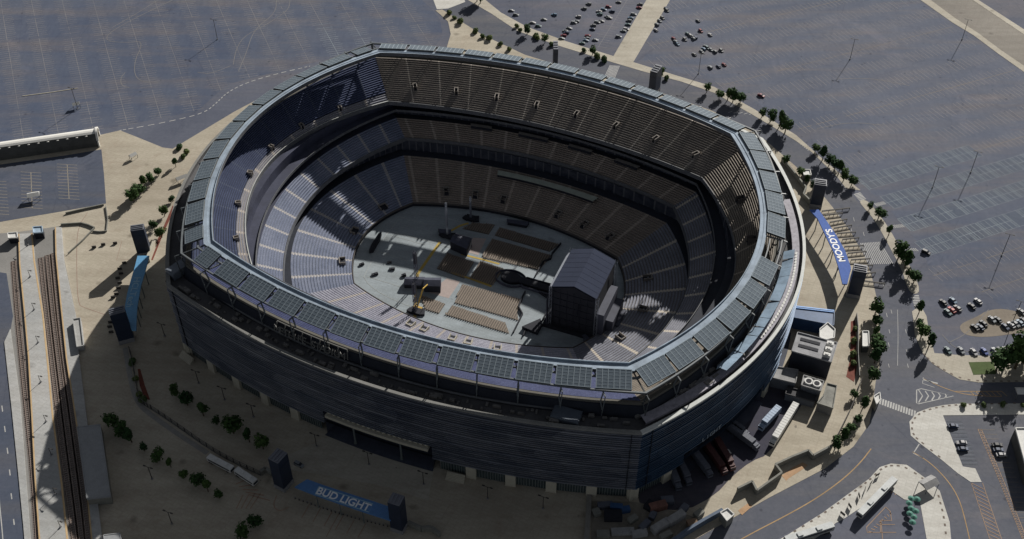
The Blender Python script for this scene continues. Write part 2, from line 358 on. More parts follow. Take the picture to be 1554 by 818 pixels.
TENS = {20: 'twenty', 30: 'thirty', 40: 'forty', 50: 'fifty'}
TENTH = {20: 'twentieth', 30: 'thirtieth', 40: 'fortieth', 50: 'fiftieth'}
def nth(i):
    if i < 20: return ONES[i]
    t_, o_ = i//10*10, i % 10
    return TENTH[t_] if o_ == 0 else TENS[t_]+'-'+ONES[o_]

# ================================================================== GROUND
Z1, Z2, Z3, Z4 = 0.03, 0.06, 0.10, 0.14
b = MB(); b.add([(-2500, -500, 0), (2500, -500, 0), (2500, 3500, 0), (-2500, 3500, 0)], [(0, 1, 2, 3)])
struct('ground', b, m_asph)
inner = [(661, 16), (671, 14.5), (700, 33), (732, 53), (796, 83), (870, 106), (1000, 140), (1080, 168), (1130, 192), (1160, 212), (1185, 233), (1208, 253), (1232, 276), (1263, 314), (1289, 349), (1312, 389), (1322, 416), (1332, 460), (1335.5, 506), (1337, 540), (1334, 560), (1329, 578), (1325, 611), (1319, 644), (1295, 678), (1252, 711), (1168, 755), (1084, 802), (1067, 812), (1030, 832), (900, 905)]
plaza = [(-90, 246), (0, 232), (152, 205), (182, 198), (205, 207), (247, 224), (262, 226), (275, 218), (300, 203), (355, 170), (400, 146), (470, 118), (520, 104), (600, 92), (650, 82), (678, 72), (684, 52), (680, 33), (668, 22)] + inner + [(100, 905), (-90, 905)]
b = MB(); b.prism(W(plaza), 0, Z3); struct('plaza_pavement', b, m_plaza)
outer_road = [(700, -12), (710, 0), (746, 21), (785, 47), (846, 69), (929, 94.5), (976, 108.5), (1034, 124), (1084, 141), (1145, 176), (1175, 194), (1208, 214), (1232, 231), (1270, 268), (1298, 302), (1329, 334), (1349, 371), (1369, 408), (1376, 440), (1386, 473), (1388, 509), (1399, 535), (1415, 552), (1431, 562), (1456, 576), (1485, 581), (1620, 580)]
roadp = outer_road + [(1620, 611), (1450, 613), (1431, 615), (1411, 619), (1392, 626), (1381, 640), (1382, 661), (1396, 673), (1429, 698), (1453, 718), (1475, 735), (1500, 790), (1520, 850), (1480, 850), (1445, 818), (1442, 792), (1426, 745), (1406, 727), (1376, 705), (1352, 703), (1335, 708), (1319, 727), (1248, 778), (1195, 808), (1120, 850), (1000, 850)] + inner[::-1][1:] + [(690, 0), (680, -12)]
b = MB(); b.flat(W(roadp), Z1); struct('ring_road', b, m_road)

def island(name, pts, mat=m_walk, smooth=1, z=Z3):
    p = chaikin(pts, smooth) if smooth else pts
    b = MB(); b.prism(W(p), 0, z); return struct(name, b, mat)
lot1 = [(722, -12), (760, 19), (800, 41), (860, 63), (930, 85), (976, 99), (1034, 117), (1084, 132), (1145, 166), (1208, 205), (1248, 241), (1280, 268), (1306, 289)]
island('sidewalk', outer_road[:14]+[(1284, 286), (1300, 298)][:1]+lot1[::-1], smooth=0)
island('sidewalk', [(1304, 305), (1313, 303), (1324, 312), (1349, 346), (1369, 382), (1389, 419), (1396, 441), (1390, 447), (1381, 443), (1376, 434), (1369, 410), (1349, 373), (1329, 336), (1308, 312)])
island('sidewalk', [(1384, 473), (1390, 468), (1400, 469), (1406, 480), (1410, 506), (1418, 536), (1452, 538.7), (1505, 540.6), (1620, 541), (1620, 579), (1485, 580.5), (1456, 576), (1431, 562), (1415, 552), (1399.5, 535), (1388.5, 509), (1386, 485)], smooth=0)
island('sidewalk', [(1620, 612), (1450, 613), (1431, 615), (1411, 619), (1392, 626), (1380, 640), (1382, 661), (1396, 673), (1429, 698), (1453, 718), (1473, 731.6), (1489.6, 731.6), (1480, 711), (1461, 708), (1431, 630.5), (1620, 628.5)], m_light, 0)
island('sidewalk', [(1195, 812), (1248, 778.5), (1319, 726.6), (1335, 709), (1352, 703.5), (1376, 705.5), (1406, 727), (1426, 745), (1441, 792), (1446, 850), (1412, 850), (1396, 762), (1372, 758), (1349, 742), (1283, 786), (1268, 794), (1262, 800), (1190, 850), (1130, 850)], m_light, 0)
island('sidewalk', [(653, -12), (700, -12), (706, 3), (680, 13), (663, 14)], m_light, 0, Z2)
# avenue + top right road
b = MB(); b.flat(W([(988, -12), (1024, -12), (959, 98), (927, 92)]), Z3+0.02); struct('avenue', b, m_walk)
b = MB(); b.flat(W([(1385, -12), (1465, -12), (1640, 110), (1640, 170)]), Z1); struct('brown_road', b, m_brownroad)
b = MB(); b.prism(W([(1380, -12), (1396, -12), (1450, 28), (1484, 50), (1520, 77), (1640, 158), (1640, 170), (1514, 81), (1478, 54), (1445, 34)]), 0, Z3); struct('sidewalk', b, m_walk)
b = MB(); b.prism(W([(1458, -12), (1466, -12), (1640, 100), (1640, 110)]), 0, Z3); struct('sidewalk', b, m_walk)
# small west lot
b = MB(); b.flat(W([(-90, 266), (0, 250), (100, 236), (154, 227), (158, 266), (161, 309), (100, 320), (0, 337), (-90, 350)]), Z3+0.03); struct('west_parking_lot', b, m_lotdark)
b = MB(); b.flat(W([(1470, 550), (1508, 549), (1512, 568), (1477, 569)]), Z4+0.02); struct('lawn', b, m_grass)
b = MB(); b.flat(W([(1431, 631), (1640, 629), (1640, 900), (1540, 900), (1490, 733), (1480, 711), (1462, 707)]), Z1); struct('southeast_parking_lot', b, m_road)
# dirt patch in east lot
m_dirt = M('dirt patch', (0.22, 0.19, 0.155), 0.95, 0.2, 0.08)
# rail corridor
b = MB(); b.flat(W([(-90, 362), (30, 352), (94, 343), (98, 395), (116, 480), (121, 546), (133, 650), (148, 770), (150, 900), (-90, 900)]), Z3+0.03); struct('rail_bed', b, m_gravel)
b = MB(); b.flat(W([(-90, 400), (10, 415), (20, 480), (8, 545), (18.6, 625), (29, 728), (36, 800), (44, 900), (-90, 900)]), Z3+0.06); struct('west_road', b, m_lotdark)
b = MB(); b.prism(W([(7, 520), (16, 500), (30, 600), (38, 700), (47, 820), (50, 900), (44, 900), (36, 800), (29, 728), (18.6, 625)]), 0, 0.5); struct('road_verge', b, m_platform)
b = MB()
for p in [(3, 616), (7, 647), (11, 680), (14.5, 713), (17, 749), (20.7, 788)]:
    a = g2(p); c = g2((p[0]+1.2, p[1]+9)); b.strip([a, c], 0.45, Z3+0.09)
b.strip(W([(-16, 600), (-7, 700), (3, 800), (8, 860)]), 0.4, Z3+0.09)
struct('lane_marking', b, m_white)
for i, path in enumerate([[(21, 397), (27, 480), (33.5, 546), (43, 640), (50.5, 710), (58, 818), (61, 870)],
                          [(62, 392), (67, 440), (79, 546), (90, 640), (103, 740), (111, 800), (118, 860)],
                          [(72, 388), (79, 460), (89, 546), (101, 640), (116, 750), (124, 818), (130, 870)],
                          [(81, 385), (89, 470), (98, 546), (112, 640), (127, 750), (134, 818), (139, 870)]]):
    P_ = W(chaikin(path, 2, False)); zb = Z3+0.08
    b = MB(); b.strip(P_, 3.4, zb); b.cur = 1
    # sleepers
    acc = 0
    for k in range(len(P_)-1):
        a, c = Vector(P_[k]), Vector(P_[k+1]); L_ = (c-a).length; d = (c-a)/L_; ang = math.atan2(d.y, d.x)
        while acc < L_:
            q = a+d*acc; b.box((q.x, q.y, zb+0.08), (0.32, 2.5, 0.14), ang, 1); acc += 1.15
        acc -= L_
    b.cur = 2
    for sgn in (-1, 1):
        pp = []
        for k, p in enumerate(P_):
            d = (Vector(P_[min(k+1, len(P_)-1)])-Vector(P_[max(k-1, 0)])).normalized(); pp.append((p[0]-d.y*0.75*sgn, p[1]+d.x*0.75*sgn))
        b.wall(pp, 0.16, zb+0.15, zb+0.3, 2)
    o = b.build('railway_track', [m_ballast, m_sleeper, m_rail])
    o['kind'] = 'structure'
def platform(name, left, right, edge_r=True, edge_l=True):
    b = MB(); b.prism(W(left+right[::-1]), 0, 1.0, 0)
    if edge_r: b.strip(W([(p[0]-1.0, p[1]) for p in right]), 0.75, 1.03, 1)
    if edge_l: b.strip(W([(p[0]+1.0, p[1]) for p in left]), 0.6, 1.03, 1)
    o = b.build(name, [m_platform, M('tactile edge', (0.5, 0.36, 0.2), 0.8)])
    return o
o = platform('rail_platform', [(28.5, 357), (30, 403), (37, 473), (43.5, 544), (49, 640), (53, 720), (60, 818), (66, 880)], [(50, 356), (53.6, 397), (67, 480), (73.7, 546), (82, 634), (96, 740), (104, 818), (109, 880)])
tag(o, 'long pale concrete island platform between the railway tracks at far left', 'platform')
o = platform('rail_platform', [(84, 347), (85, 389), (92, 460), (101, 546), (117, 650), (133, 757), (139, 818), (145, 880)], [(94, 347), (98, 400), (115.6, 480), (121, 546), (133.6, 645), (148, 757), (156, 818), (162, 880)], False, True)
tag(o, 'narrow pale platform along the plaza side of the railway tracks', 'platform')

b = MB(); b.flat(W(chaikin([(965, 740), (972, 770), (1040, 776), (1085, 752), (1112, 722), (1140, 700), (1166, 690), (1200, 640), (1222, 606), (1190, 585), (1150, 560)], 1)), Z3+0.03); struct('loading_yard_shade', b, m_yard_shade)  # dark sheet over the yard, facade shadow put into its colour
b = MB(); b.flat(W([(897, 760), (965, 762), (1040, 780), (1066, 790), (1018, 830), (897, 850)]), Z3+0.05); struct('dirt_yard', b, M('dirt yard', (0.22, 0.2, 0.165), .95, .45, .12, s2=.8))
# markings ------------------------------------------------------------
def inpoly(x, y, poly):
    r = False; n = len(poly)
    for i in range(n):
        x1, y1 = poly[i]; x2, y2 = poly[(i+1) % n]
        if (y1 > y) != (y2 > y) and x < (x2-x1)*(y-y1)/(y2-y1)+x1: r = not r
    return r
def stalls(poly, off0, spacing, d, sdir, rows, pitch, half, z, lw, pick, gap=None):
    """rows of double parking bays, d: row direction, sdir: bay direction"""
    d = Vector(d).normalized(); n = Vector((-d.y, d.x)); sv = Vector(sdir).normalized()
    for r_ in rows:
        base = n*(off0+r_*spacing); T = []
        for k in range(-260, 400):
            q = base+d*(k*pitch)
            ok = inpoly(q.x, q.y, poly)
            if not ok: continue
            mb, sp = pick(r_, q)
            if mb is None: continue
            wf = random.uniform(0.85, 1.1)
            a = q-sv*half*wf; c = q+sv*half*random.uniform(0.85, 1.1)
            if random.random() < 0.08: continue
            mb.strip([a, c], lw*random.uniform(0.7, 1.2), z)
            if sp is not None:
                sp.strip([q-d*pitch/2, q+d*pitch/2], lw, z+0.01)
lotR = W([(1022, -12), (1378, -12), (1446, 40), (1514, 85), (1640, 172), (1640, 530), (1560, 500), (1500, 448), (1440, 440), (1418, 425), (1396, 372), (1345, 312), (1308, 280), (1260, 235), (1215, 196), (1150, 158), (1084, 126), (975, 93)])
bf, bt, bw, by = MB(), MB(), MB(), MB()
b = MB(); b.flat(lotR, 0.012); struct('east_parking_lot', b, lot_mat('east lot', (0.094, 0.109, 0.15), (0.125, 0.138, 0.178), (0.175, 0.155, 0.15), A_STREAK, 17.95, 305.0))
dR = (0.922, 0.387)
whiteR = W([(1290, 268), (1300, 258), (1455, 215), (1500, 240), (1640, 200), (1640, 305), (1400, 405), (1370, 370), (1330, 325)])
def pickR(r_, q):
    if inpoly(q.x, q.y, whiteR) and r_ in (0, 1, 2, 3): return bt, bt
    return (bf, by if r_ % 3 == 0 else None) if r_ >= 0 else (bf, by)
stalls(lotR, 305.0, 17.95, dR, (.46, -.89), range(-3, 17), 2.85, 5.4, Z1, 0.26, pickR)
# hatched access aisles on the pale rows
d_ = Vector(dR).normalized(); n_ = Vector((-d_.y, d_.x)); sv = Vector((.46, -.89)).normalized()
bpatch = MB()
for r_ in (0, 1, 2, 3):
    for k in range(0, 240):
        q0 = n_*(305.0+r_*17.95)+d_*(k*2.85)
        if inpoly(q0.x, q0.y, whiteR) and inpoly(q0.x, q0.y, lotR):
            e0 = d_*2.85; pp_ = [q0-sv*5.4, q0-sv*5.4+e0, q0+sv*5.4+e0, q0+sv*5.4]; bpatch.flat([(p.x, p.y) for p in pp_], 0.02)
            bt.strip([pp_[0], pp_[1]], .16, Z1+.01); bt.strip([pp_[3], pp_[2]], .16, Z1+.01)
struct('bay_paving', bpatch, ground_mat('bay asphalt', (0.085, 0.104, 0.142), (0.108, 0.127, 0.168), (0.13, 0.135, 0.15), A_STREAK))
for r_ in (0, 1, 2, 3):
    for k in range(0, 240, 3):
        q0 = n_*(305.0+r_*17.95)+d_*(k*2.85)
        if inpoly(q0.x, q0.y, whiteR) and inpoly(q0.x, q0.y, lotR):
            for j in range(-6, 6):
                a = q0+sv*j*0.9; bt.strip([a, a+d_*1.5+sv*0.9], 0.17, Z1+0.01)
            bt.strip([q0+d_*1.5-sv*5.4, q0+d_*1.5+sv*5.4], .22, Z1+.01)
lotTL = W([(-80, -12), (628, -12), (655, 14), (668, 30), (672, 55), (660, 70), (560, 78), (470, 96), (345, 128), (300, 168), (180, 192), (40, 212), (-80, 225)])
b = MB(); b.flat(lotTL, 0.012); struct('northwest_parking_lot', b, lot_mat('northwest lot', (0.074, 0.092, 0.14), (0.102, 0.117, 0.158), (0.16, 0.143, 0.143), R(-112.3), 18.4, 1.8))
dL = (-0.38, 0.925)
tealTL = W([(478, 36), (520, 30), (600, 75), (590, 95), (520, 92)])
def pickTL(r_, q): return ((bt, bt) if inpoly(q.x, q.y, tealTL) else (bf, bf))
stalls(lotTL, 1.8-18.4*20, 18.4, dL, (0.97, 0.25), range(0, 46), 2.35, 5.5, Z1, 0.24, pickTL)
lotTM = W([(735, -12), (975, -12), (930, 76), (850, 56), (790, 32), (760, 12)])
stalls(lotTM, -8.0, 19.5, (0.362, 0.932), (0.95, -0.3), range(-25, 10), 2.75, 5.2, Z1, 0.28, lambda r_, q: (bf, bf))
# west small lot
zW = Z3+0.06
b = MB()
for (x0, y0, x1, y1) in ((47, 262, 49, 316), (102, 250, 105, 302), (-6, 275, -2, 325)):
    a, c = Vector(g2((x0, y0))), Vector(g2((x1, y1))); b.strip([a, c], 0.35, zW); d = (c-a); n = int(d.length/2.7)
    for k in range(n+1):
        q = a+d*k/n; b.strip([q-Vector((5.6, -0.5)), q+Vector((5.6, -0.5))], 0.22, zW)
struct('parking_marking', b, M('cream marking', (0.3, 0.27, 0.22), 0.85, 0.2))
# southeast lot
def dashrow(mb, p0, p1, side, n, length, lw=0.22, z=Z2):
    a, c = Vector(g2(p0)), Vector(g2(p1)); d = c-a
    for k in range(n+1):
        q = a+d*k/n; s_ = Vector(side).normalized()*length; mb.strip([q, q+s_], lw, z)
dashrow(bt, (1437, 640), (1460, 705), (1, -0.02), 11, 6.5); dashrow(bt, (1437, 640), (1460, 705), (1, -0.02), 22, 6.5, 0.12)
dashrow(by, (1486, 652), (1560, 818), (1, -0.02), 22, 6.5, 0.25)
struct('parking_marking', bf, m_faint); struct('parking_marking', bt, m_teal); struct('parking_marking', by, m_wornyel)
bo = MB(); bo.strip(W([(1484, 651), (1517, 730), (1556, 828)]), 0.35, Z2); bo.strip(W([(1489, 651), (1523, 730), (1562, 828)]), 0.35, Z2)
for k in range(46):
    t_ = k/46; x0, y0 = 1484+t_*72, 651+t_*177; bo.strip(W([(x0, y0), (x0+6, y0+3)]), 0.3, Z2)
bo.strip(W([(1474, 733), (1506, 830)]), 0.3, Z2); bo.strip(W([(1491, 733), (1524, 830)]), 0.3, Z2)
for k in range(14):
    t_ = k/14; x0, y0 = 1474+t_*30, 733+t_*90; bo.strip(W([(x0, y0), (x0+20, y0+10)]), 0.35, Z2)
tri = [(1344, 769.5), (1351, 776), (1353, 790), (1336, 790), (1336, 808), (1316, 808), (1315, 800)]
bo.strip(W(tri+[tri[0]]), 0.35, Z2)
for k in range(9): bo.strip(W([(1318+k*4, 806-k*3.6), (1324+k*3.6, 808-k*3.4)]), 0.35, Z2)
bo.strip(W([(1336, 796), (1358, 796)]), 0.3, Z2); bo.strip(W([(1336, 808), (1360, 808)]), 0.3, Z2); bo.strip(W([(1337, 790), (1342, 850)]), 0.3, Z2)
for k in range(8): bo.strip(W([(1352+k*6, 741+k*2.2), (1346+k*6, 746+k*2.2)]), 0.5, Z2)
struct('hatch_marking', bo, m_brownhatch)
bo = MB()
bo.strip(W(chaikin([(1322, 681), (1306, 702), (1280, 727), (1240, 756), (1196, 781), (1130, 815), (1080, 845)], 2, False)), 0.45, Z2)
bo.strip(W(chaikin([(1385, 686), (1412, 702), (1440, 731), (1456, 758), (1465, 790), (1474, 830)], 2, False)), 0.4, Z2)
bo.strip(W(chaikin([(1402, 575), (1430, 588), (1460, 598), (1490, 601), (1520, 602)], 2, False)), 0.35, Z2)
bo.strip(W(chaikin([(1450, 594), (1480, 594), (1520, 594)], 1, False)), 0.35, Z2)
for k in range(7): bo.strip(W([(1472+k*8, 594), (1480+k*8, 601)]), 0.35, Z2)
struct('centre_line_marking', bo, m_orange)
bw = MB()
def zebra(mb, a, c, n, wdir, ln, lw=0.55, z=Z2):
    a, c = Vector(g2(a)), Vector(g2(c))
    for k in range(n):
        q = a+(c-a)*k/(n-1); s_ = Vector(wdir).normalized()*ln/2; mb.strip([q-s_, q+s_], lw, z)
zebra(bw, (1336, 609), (1388, 628), 14, (0.35, 1), 3.6, 0.75)
zebra(bw, (1301, 294), (1309, 303), 6, (1, 0.4), 4.0, 0.6); zebra(bw, (1389, 449), (1393, 466), 8, (1, 0.05), 3.4, 0.6)
zebra(bw, (1329, 311), (1342, 308), 7, (0.5, -1), 2.5, 0.4); zebra(bw, (1352, 344.5), (1370, 342.5), 8, (0.5, -1), 2.5, 0.4); zebra(bw, (1371, 379), (1391, 379), 8, (0.5, -1), 2.5, 0.4)
zebra(bw, (1213, 214), (1229, 227), 7, (1, 0.5), 3, 0.6); zebra(bw, (1108, 170), (1140, 173), 5, (1, 0.5), 3, 0.3)
# big striped crossing
for k in range(13):
    t_ = k/12; a = (1306+t_*29, 369-t_*2); c = (1318+t_*37, 401-t_*0.5); bw.strip(W([a, c]), 0.4, Z2)
for k in range(9):
    t_ = k/8; bw.strip(W([(926+t_*14-9*0, 99+t_*1), (917+t_*15, 118+t_*2)]), 0.35, Z2)
# triangle island with chevrons
tri = [(1391, 592), (1398, 590), (1447, 601), (1394, 613), (1391, 612)]
bw.strip(W(tri+[tri[0]]), 0.45, Z2)
for k in range(5): bw.strip(W([(1394+k*10, 592+k*1.4), (1400+k*9, 601), (1394+k*10, 611-k*1.8)]), 0.5, Z2)
for x, y in ((1400, 576), (1411, 579)): bw.strip(W([(x, y), (x+12, y+3)]), 0.7, Z2)
bw.strip(W([(1401, 573), (1400, 582), (1418, 588)]), 0.3, Z2); bw.strip(W([(1395, 674), (1386, 688), (1400, 695)]), 0.45, Z2)
for p in [(1258, 310), (1272, 322), (1291, 345), (1305, 372), (1340, 430), (1352, 470), (1349, 500), (1348, 520), (1374, 500), (1375, 530), (1377, 552), (1348, 552), (1345, 475), (1295, 330), (1310, 352)]:
    bw.strip(W([p, (p[0]+1.5, p[1]+6)]), 0.25, Z2)
bw.strip(W(chaikin([(1362, 470), (1363, 510), (1362, 555)], 1, False)), 0.18, Z2)
# dashed arc at north-west
arc = chaikin([(182, 198), (250, 186), (310, 172), (330, 155), (345, 140), (375, 125), (420, 112), (472, 100)], 2, False)
P_ = W(arc)
for i in range(len(P_)-1):
    a, c = Vector(P_[i]), Vector(P_[i+1]); n = max(1, int((c-a).length/3.2))
    for k in range(n): bw.strip([a+(c-a)*(k/n), a+(c-a)*((k+.6)/n)], 0.5, Z2)
struct('road_marking', bw, m_white)
bs_ = MB()
for path in ([(262, 0), (200, 30), (165, 50), (160, 62), (190, 65), (212, 62), (215, 70), (206, 88), (203, 110), (212, 124), (240, 125)], [(240, 0), (205, 22), (170, 42)],
             [(440, 0), (438, 16), (400, 40), (370, 55), (358, 75), (354, 98)], [(420, 0), (418, 20), (385, 45), (374, 80), (362, 108)],
             [(190, 110), (183, 118), (184, 130), (196, 133)], [(300, 110), (320, 112), (350, 100)], [(1270, 120), (1320, 118), (1380, 130)], [(1240, 195), (1290, 185), (1340, 190)],
             [(1430, 508), (1450, 530), (1480, 536), (1554, 538)], [(1500, 470), (1470, 505), (1440, 520)]):
    bs_.strip(W(chaikin(path, 3, False)), 0.35, Z2)
struct('tyre_marks', bs_, m_skid)
b = MB()
b.strip(W(chaikin([(133, 323), (118, 345), (116, 390), (118, 462), (128, 467), (160, 478)], 2, False)), 0.25, Z3+0.03)
b.strip(W([(185, 366), (177, 395), (196, 394)]), 0.2, Z3+0.03)
for p in [(200, 760), (212, 740)]: pass
struct('paving_line', b, M('rust line', (0.3, 0.2, 0.16), 0.9))
b = MB()
for poly in ([(209, 560), (213, 560), (220, 585), (228, 607), (220, 606), (212, 585)], [(1291, 488), (1298, 486), (1300, 560), (1296, 580), (1284, 572), (1290, 545)], [(224, 395), (248, 345), (262, 312), (266, 316), (250, 350), (232, 395)]):
    b.flat(W(poly), Z3+0.03)
struct('planting_bed', b, m_red)
b = MB(); b.flat(W(chaikin([(1456, 492), (1480, 482), (1500, 470), (1530, 468), (1600, 490), (1600, 505), (1550, 505), (1500, 512), (1470, 510), (1458, 503)], 2)), Z1+0.01); struct('dirt_patch', b, m_dirt)
b = MB(); b.flat(W([(1186, 722), (1204, 709), (1218, 702), (1226, 706), (1222, 710), (1197, 726), (1193, 730)]), Z3+0.03); b.flat(W([(1120, 775), (1135, 764), (1142, 768), (1126, 782)]), Z3+0.03)
struct('brick_paving', b, M('orange paving', (0.42, 0.27, 0.16), 0.9, 0.2))

b = MB()
for path, inset in (([(1560, 611.5), (1450, 614.5), (1431, 617), (1411, 621), (1394, 628), (1383, 641), (1385, 660), (1398, 671), (1429, 696)], 0), ([(1200, 810), (1250, 780), (1320, 729), (1337, 711), (1352, 706), (1374, 708), (1404, 729)], 0),
                    ([(1401, 536), (1416, 552), (1432, 561), (1456, 574), (1485, 579), (1600, 578)], 0), ([(1423, 748), (1434, 790), (1437, 840)], 0)):
    P_ = W(chaikin(path, 1, False))
    for k in range(len(P_)-1):
        a, c = Vector(P_[k]), Vector(P_[k+1]); n = max(1, int((c-a).length/2.9)); d = (c-a).normalized()
        for j in range(n):
            q = a+(c-a)*((j+.5)/n); b.strip([q-d*.6, q+d*.6], .75, Z3+.03)
struct('kerb_tiles', b, M('brown kerb tile', (.16, .13, .11), .9, .3, .5))
# ================================================================== STADIUM
ST = empty('stadium', (CX, CY, 0), PH, 'huge oval football stadium with louvred grey walls and a ring of solar panels', 'stadium')
NSEG = 64
SIDES = ('S', 'E', 'N', 'Wst')
def cpt(prm, side, t):
    a, b_, s1, s2 = prm
    if side == 'S': return (a*t, -b_-s1*(1-t*t))
    if side == 'N': return (-a*t, b_+s1*(1-t*t))
    if side == 'E': return (a+s2*(1-t*t), b_*t)
    return (-a-s2*(1-t*t), -b_*t)
def sweep(mb, rings, side, t0=-1, t1=1, n=NSEG, mi=None, mis=None):
    """rings: list of (prm, z); quads between consecutive rings; returns verts uv"""
    o = len(mb.v); K = len(rings)
    for i in range(n+1):
        t = t0+(t1-t0)*i/n
        for prm, z in rings:
            x, y = cpt(prm, side, t); mb.v.append((x, y, z))
    for i in range(n):
        for k in range(K-1):
            a = o+i*K+k; mb.f.append((a, a+K, a+K+1, a+1)); mb.m.append(mis[k] if mis else (mb.cur if mi is None else mi))
def off(prm, d): return (prm[0]+d, prm[1]+d, prm[2], prm[3])
def lerp(p, q, f): return tuple(a+(b_-a)*f for a, b_ in zip(p, q))
P0 = (55, 32, 11, 12); P1 = (72, 57, 10, 24); P1b = (76, 61, 11, 25)
P2 = (73, 62, 11, 22); P3 = (82, 70, 12, 24); P3b = (85, 73, 12, 26)
P4 = (84, 67, 11, 31); P5 = (100.5, 86.5, 17.1, 29.3); P6 = (101.6, 87.8, 17.2, 29.5); P6b = (102.2, 88.6, 17.2, 29.7)
P7 = (104.3, 97.7, 17.3, 38.6); P8 = (105.2, 98.6, 17.3, 38.6)
PR = (95.6, 81.3, 16.9, 29.8)
sname = {'S': 'south', 'E': 'east', 'N': 'north', 'Wst': 'west'}
def seating(name, side, pa, za, pb, zb, rows, mseat, mtread, parent=ST):
    mb = MB(); uv = []
    rings = []
    for r_ in range(rows):
        f0, f1 = r_/rows, (r_+1)/rows; z0 = za+(zb-za)*f0; z1 = za+(zb-za)*f1
        fm = f0+(f1-f0)*0.42
        rings += [(lerp(pa, pb, f0), z0+0.001, r_), (lerp(pa, pb, fm), z0, r_), (lerp(pa, pb, fm+0.0005), z0+(z1-z0)*0.5+0.42, r_), (lerp(pa, pb, f0+(f1-f0)*0.93), z0+(z1-z0)*0.5+0.35, r_)]
    rings.append((pb, zb, rows))
    n = NSEG; K = len(rings)
    base = lerp(pa, pb, 0.5); acc = 0; us = [0.0]; last = cpt(base, side, -1)
    for i in range(1, n+1):
        q = cpt(base, side, -1+2*i/n); acc += math.hypot(q[0]-last[0], q[1]-last[1]); us.append(acc); last = q
    for i in range(n+1):
        t = -1+2*i/n
        for k, (prm, z, r_) in enumerate(rings):
            x, y = cpt(prm, side, t); mb.v.append((x, y, z)); uv.append((us[i]+4, r_))
    for i in range(n):
        for k in range(K-1):
            a = i*K+k; mb.f.append((a, a+K, a+K+1, a+1)); mb.m.append(1 if k % 4 == 0 else 0)
    return mb.build(name, [mseat, mtread], parent, uvs=uv)
def tr(name, c, aisle, sp, aw=.1): return seat_mat(name, tuple(x*.85 for x in c), tuple(x*1.15 for x in c), aisle, sp, aw=aw)
m_seatUFlit = seat_mat('front rows painted sunlit', (0.2, 0.21, 0.25), (0.3, 0.3, 0.34), (0.5, 0.46, 0.43), 15.0, aw=.1)  # paler seat colour with the sunlight on these rows painted in
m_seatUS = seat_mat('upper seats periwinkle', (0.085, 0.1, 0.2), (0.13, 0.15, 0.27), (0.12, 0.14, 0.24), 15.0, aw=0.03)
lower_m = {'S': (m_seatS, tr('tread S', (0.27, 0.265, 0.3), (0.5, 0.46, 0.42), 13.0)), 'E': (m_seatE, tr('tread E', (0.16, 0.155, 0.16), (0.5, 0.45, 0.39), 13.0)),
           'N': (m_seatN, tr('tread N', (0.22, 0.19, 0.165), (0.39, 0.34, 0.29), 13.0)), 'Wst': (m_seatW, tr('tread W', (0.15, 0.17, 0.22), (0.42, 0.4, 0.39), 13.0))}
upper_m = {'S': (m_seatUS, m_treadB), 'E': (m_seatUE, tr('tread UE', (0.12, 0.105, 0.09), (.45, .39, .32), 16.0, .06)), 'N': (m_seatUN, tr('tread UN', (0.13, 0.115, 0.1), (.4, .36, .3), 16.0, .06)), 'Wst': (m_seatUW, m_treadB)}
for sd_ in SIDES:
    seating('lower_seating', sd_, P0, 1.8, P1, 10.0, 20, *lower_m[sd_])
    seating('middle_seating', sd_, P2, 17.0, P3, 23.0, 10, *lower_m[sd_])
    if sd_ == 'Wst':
        PM_ = lerp(P4, P5, .2); seating('upper_front_seating', sd_, P4, 34.0, PM_, 36.3, 4, m_seatUFlit, m_tread); seating('upper_seating', sd_, PM_, 36.6, P5, 46.0, 17, *upper_m[sd_])
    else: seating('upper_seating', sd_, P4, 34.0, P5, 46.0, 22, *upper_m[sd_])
for sd_ in SIDES:
    b = MB(); sweep(b, [(P0, 0), (P0, 1.6), (P0, 2.6), (off(P0, 0.25), 2.6), (off(P0, .25), 1.8)], sd_, mis=[0, 1, 1, 1]); b.build('field_wall', [m_black, m_treadU], ST)
    b = MB()
    sweep(b, [(P1, 10.0), (P1b, 10.0), (P1b, 16.0), (P2, 15.4), (P2, 17.9), (off(P2, .25), 17.9), (off(P2, .25), 17.0)], sd_, mis=[0, 1, 0, 2, 2, 2])
    b.build('club_level', [m_wall, m_suite, m_ringdk], ST)
    b = MB()
    bal = lerp(P3, P3b, 0.2)
    sweep(b, [(P3, 23.0), (P3b, 23.0), (P3b, 27.4)], sd_, mis=[0, 1])
    sweep(b, [(P3b, 27.4), (off(P3, -.6), 27.4), (off(P3, -.6), 28.7), (off(P3, -.35), 28.7), (off(P3, -.35), 27.7), (P3b, 27.7), (P3b, 33)], sd_, mis=[0, 2, 2, 2, 0, 1])
    sweep(b, [(P3b, 33.0), (P4, 32.6), (P4, 35.0), (off(P4, .3), 35.0), (off(P4, .3), 34.0)], sd_, mis=[0, 2, 3, 3])
    b.build('suite_level', [m_wall if sd_ != 'Wst' else m_suiteWlit, m_suite if sd_ != 'Wst' else m_suiteWlit, m_ringdk, m_cap if sd_ == 'Wst' else m_ringdk], ST)  # west walls and rail are paler: sunlight painted into their colours
    b = MB()
    sweep(b, [(P5, 46.0), (P6, 46.1), (P6, 46.9), (off(P6, .3), 46.9), (off(P6, .3), 45.6), (P6b, 45.4), (off(P6b, 1.0), 39.8)], sd_, mis=[0, 0, 0, 0, 1, 1])
    b.build('rear_walkway', [m_olive, m_wall], ST)
    b = MB(); sweep(b, [(off(P6b, 1.0), 39.8), (P7, 40.4), (P7, 42.2)], sd_, mis=[0, 0]); b.build('roof_deck', m_deck, ST)
    b = MB(); sweep(b, [(P7, 42.2), (off(P7, -.25), 42.55), (off(P8, .15), 42.55), (off(P8, .15), 41.6)], sd_); b.build('parapet_cap', m_cap if sd_ in 'EN' else m_capShade, ST)
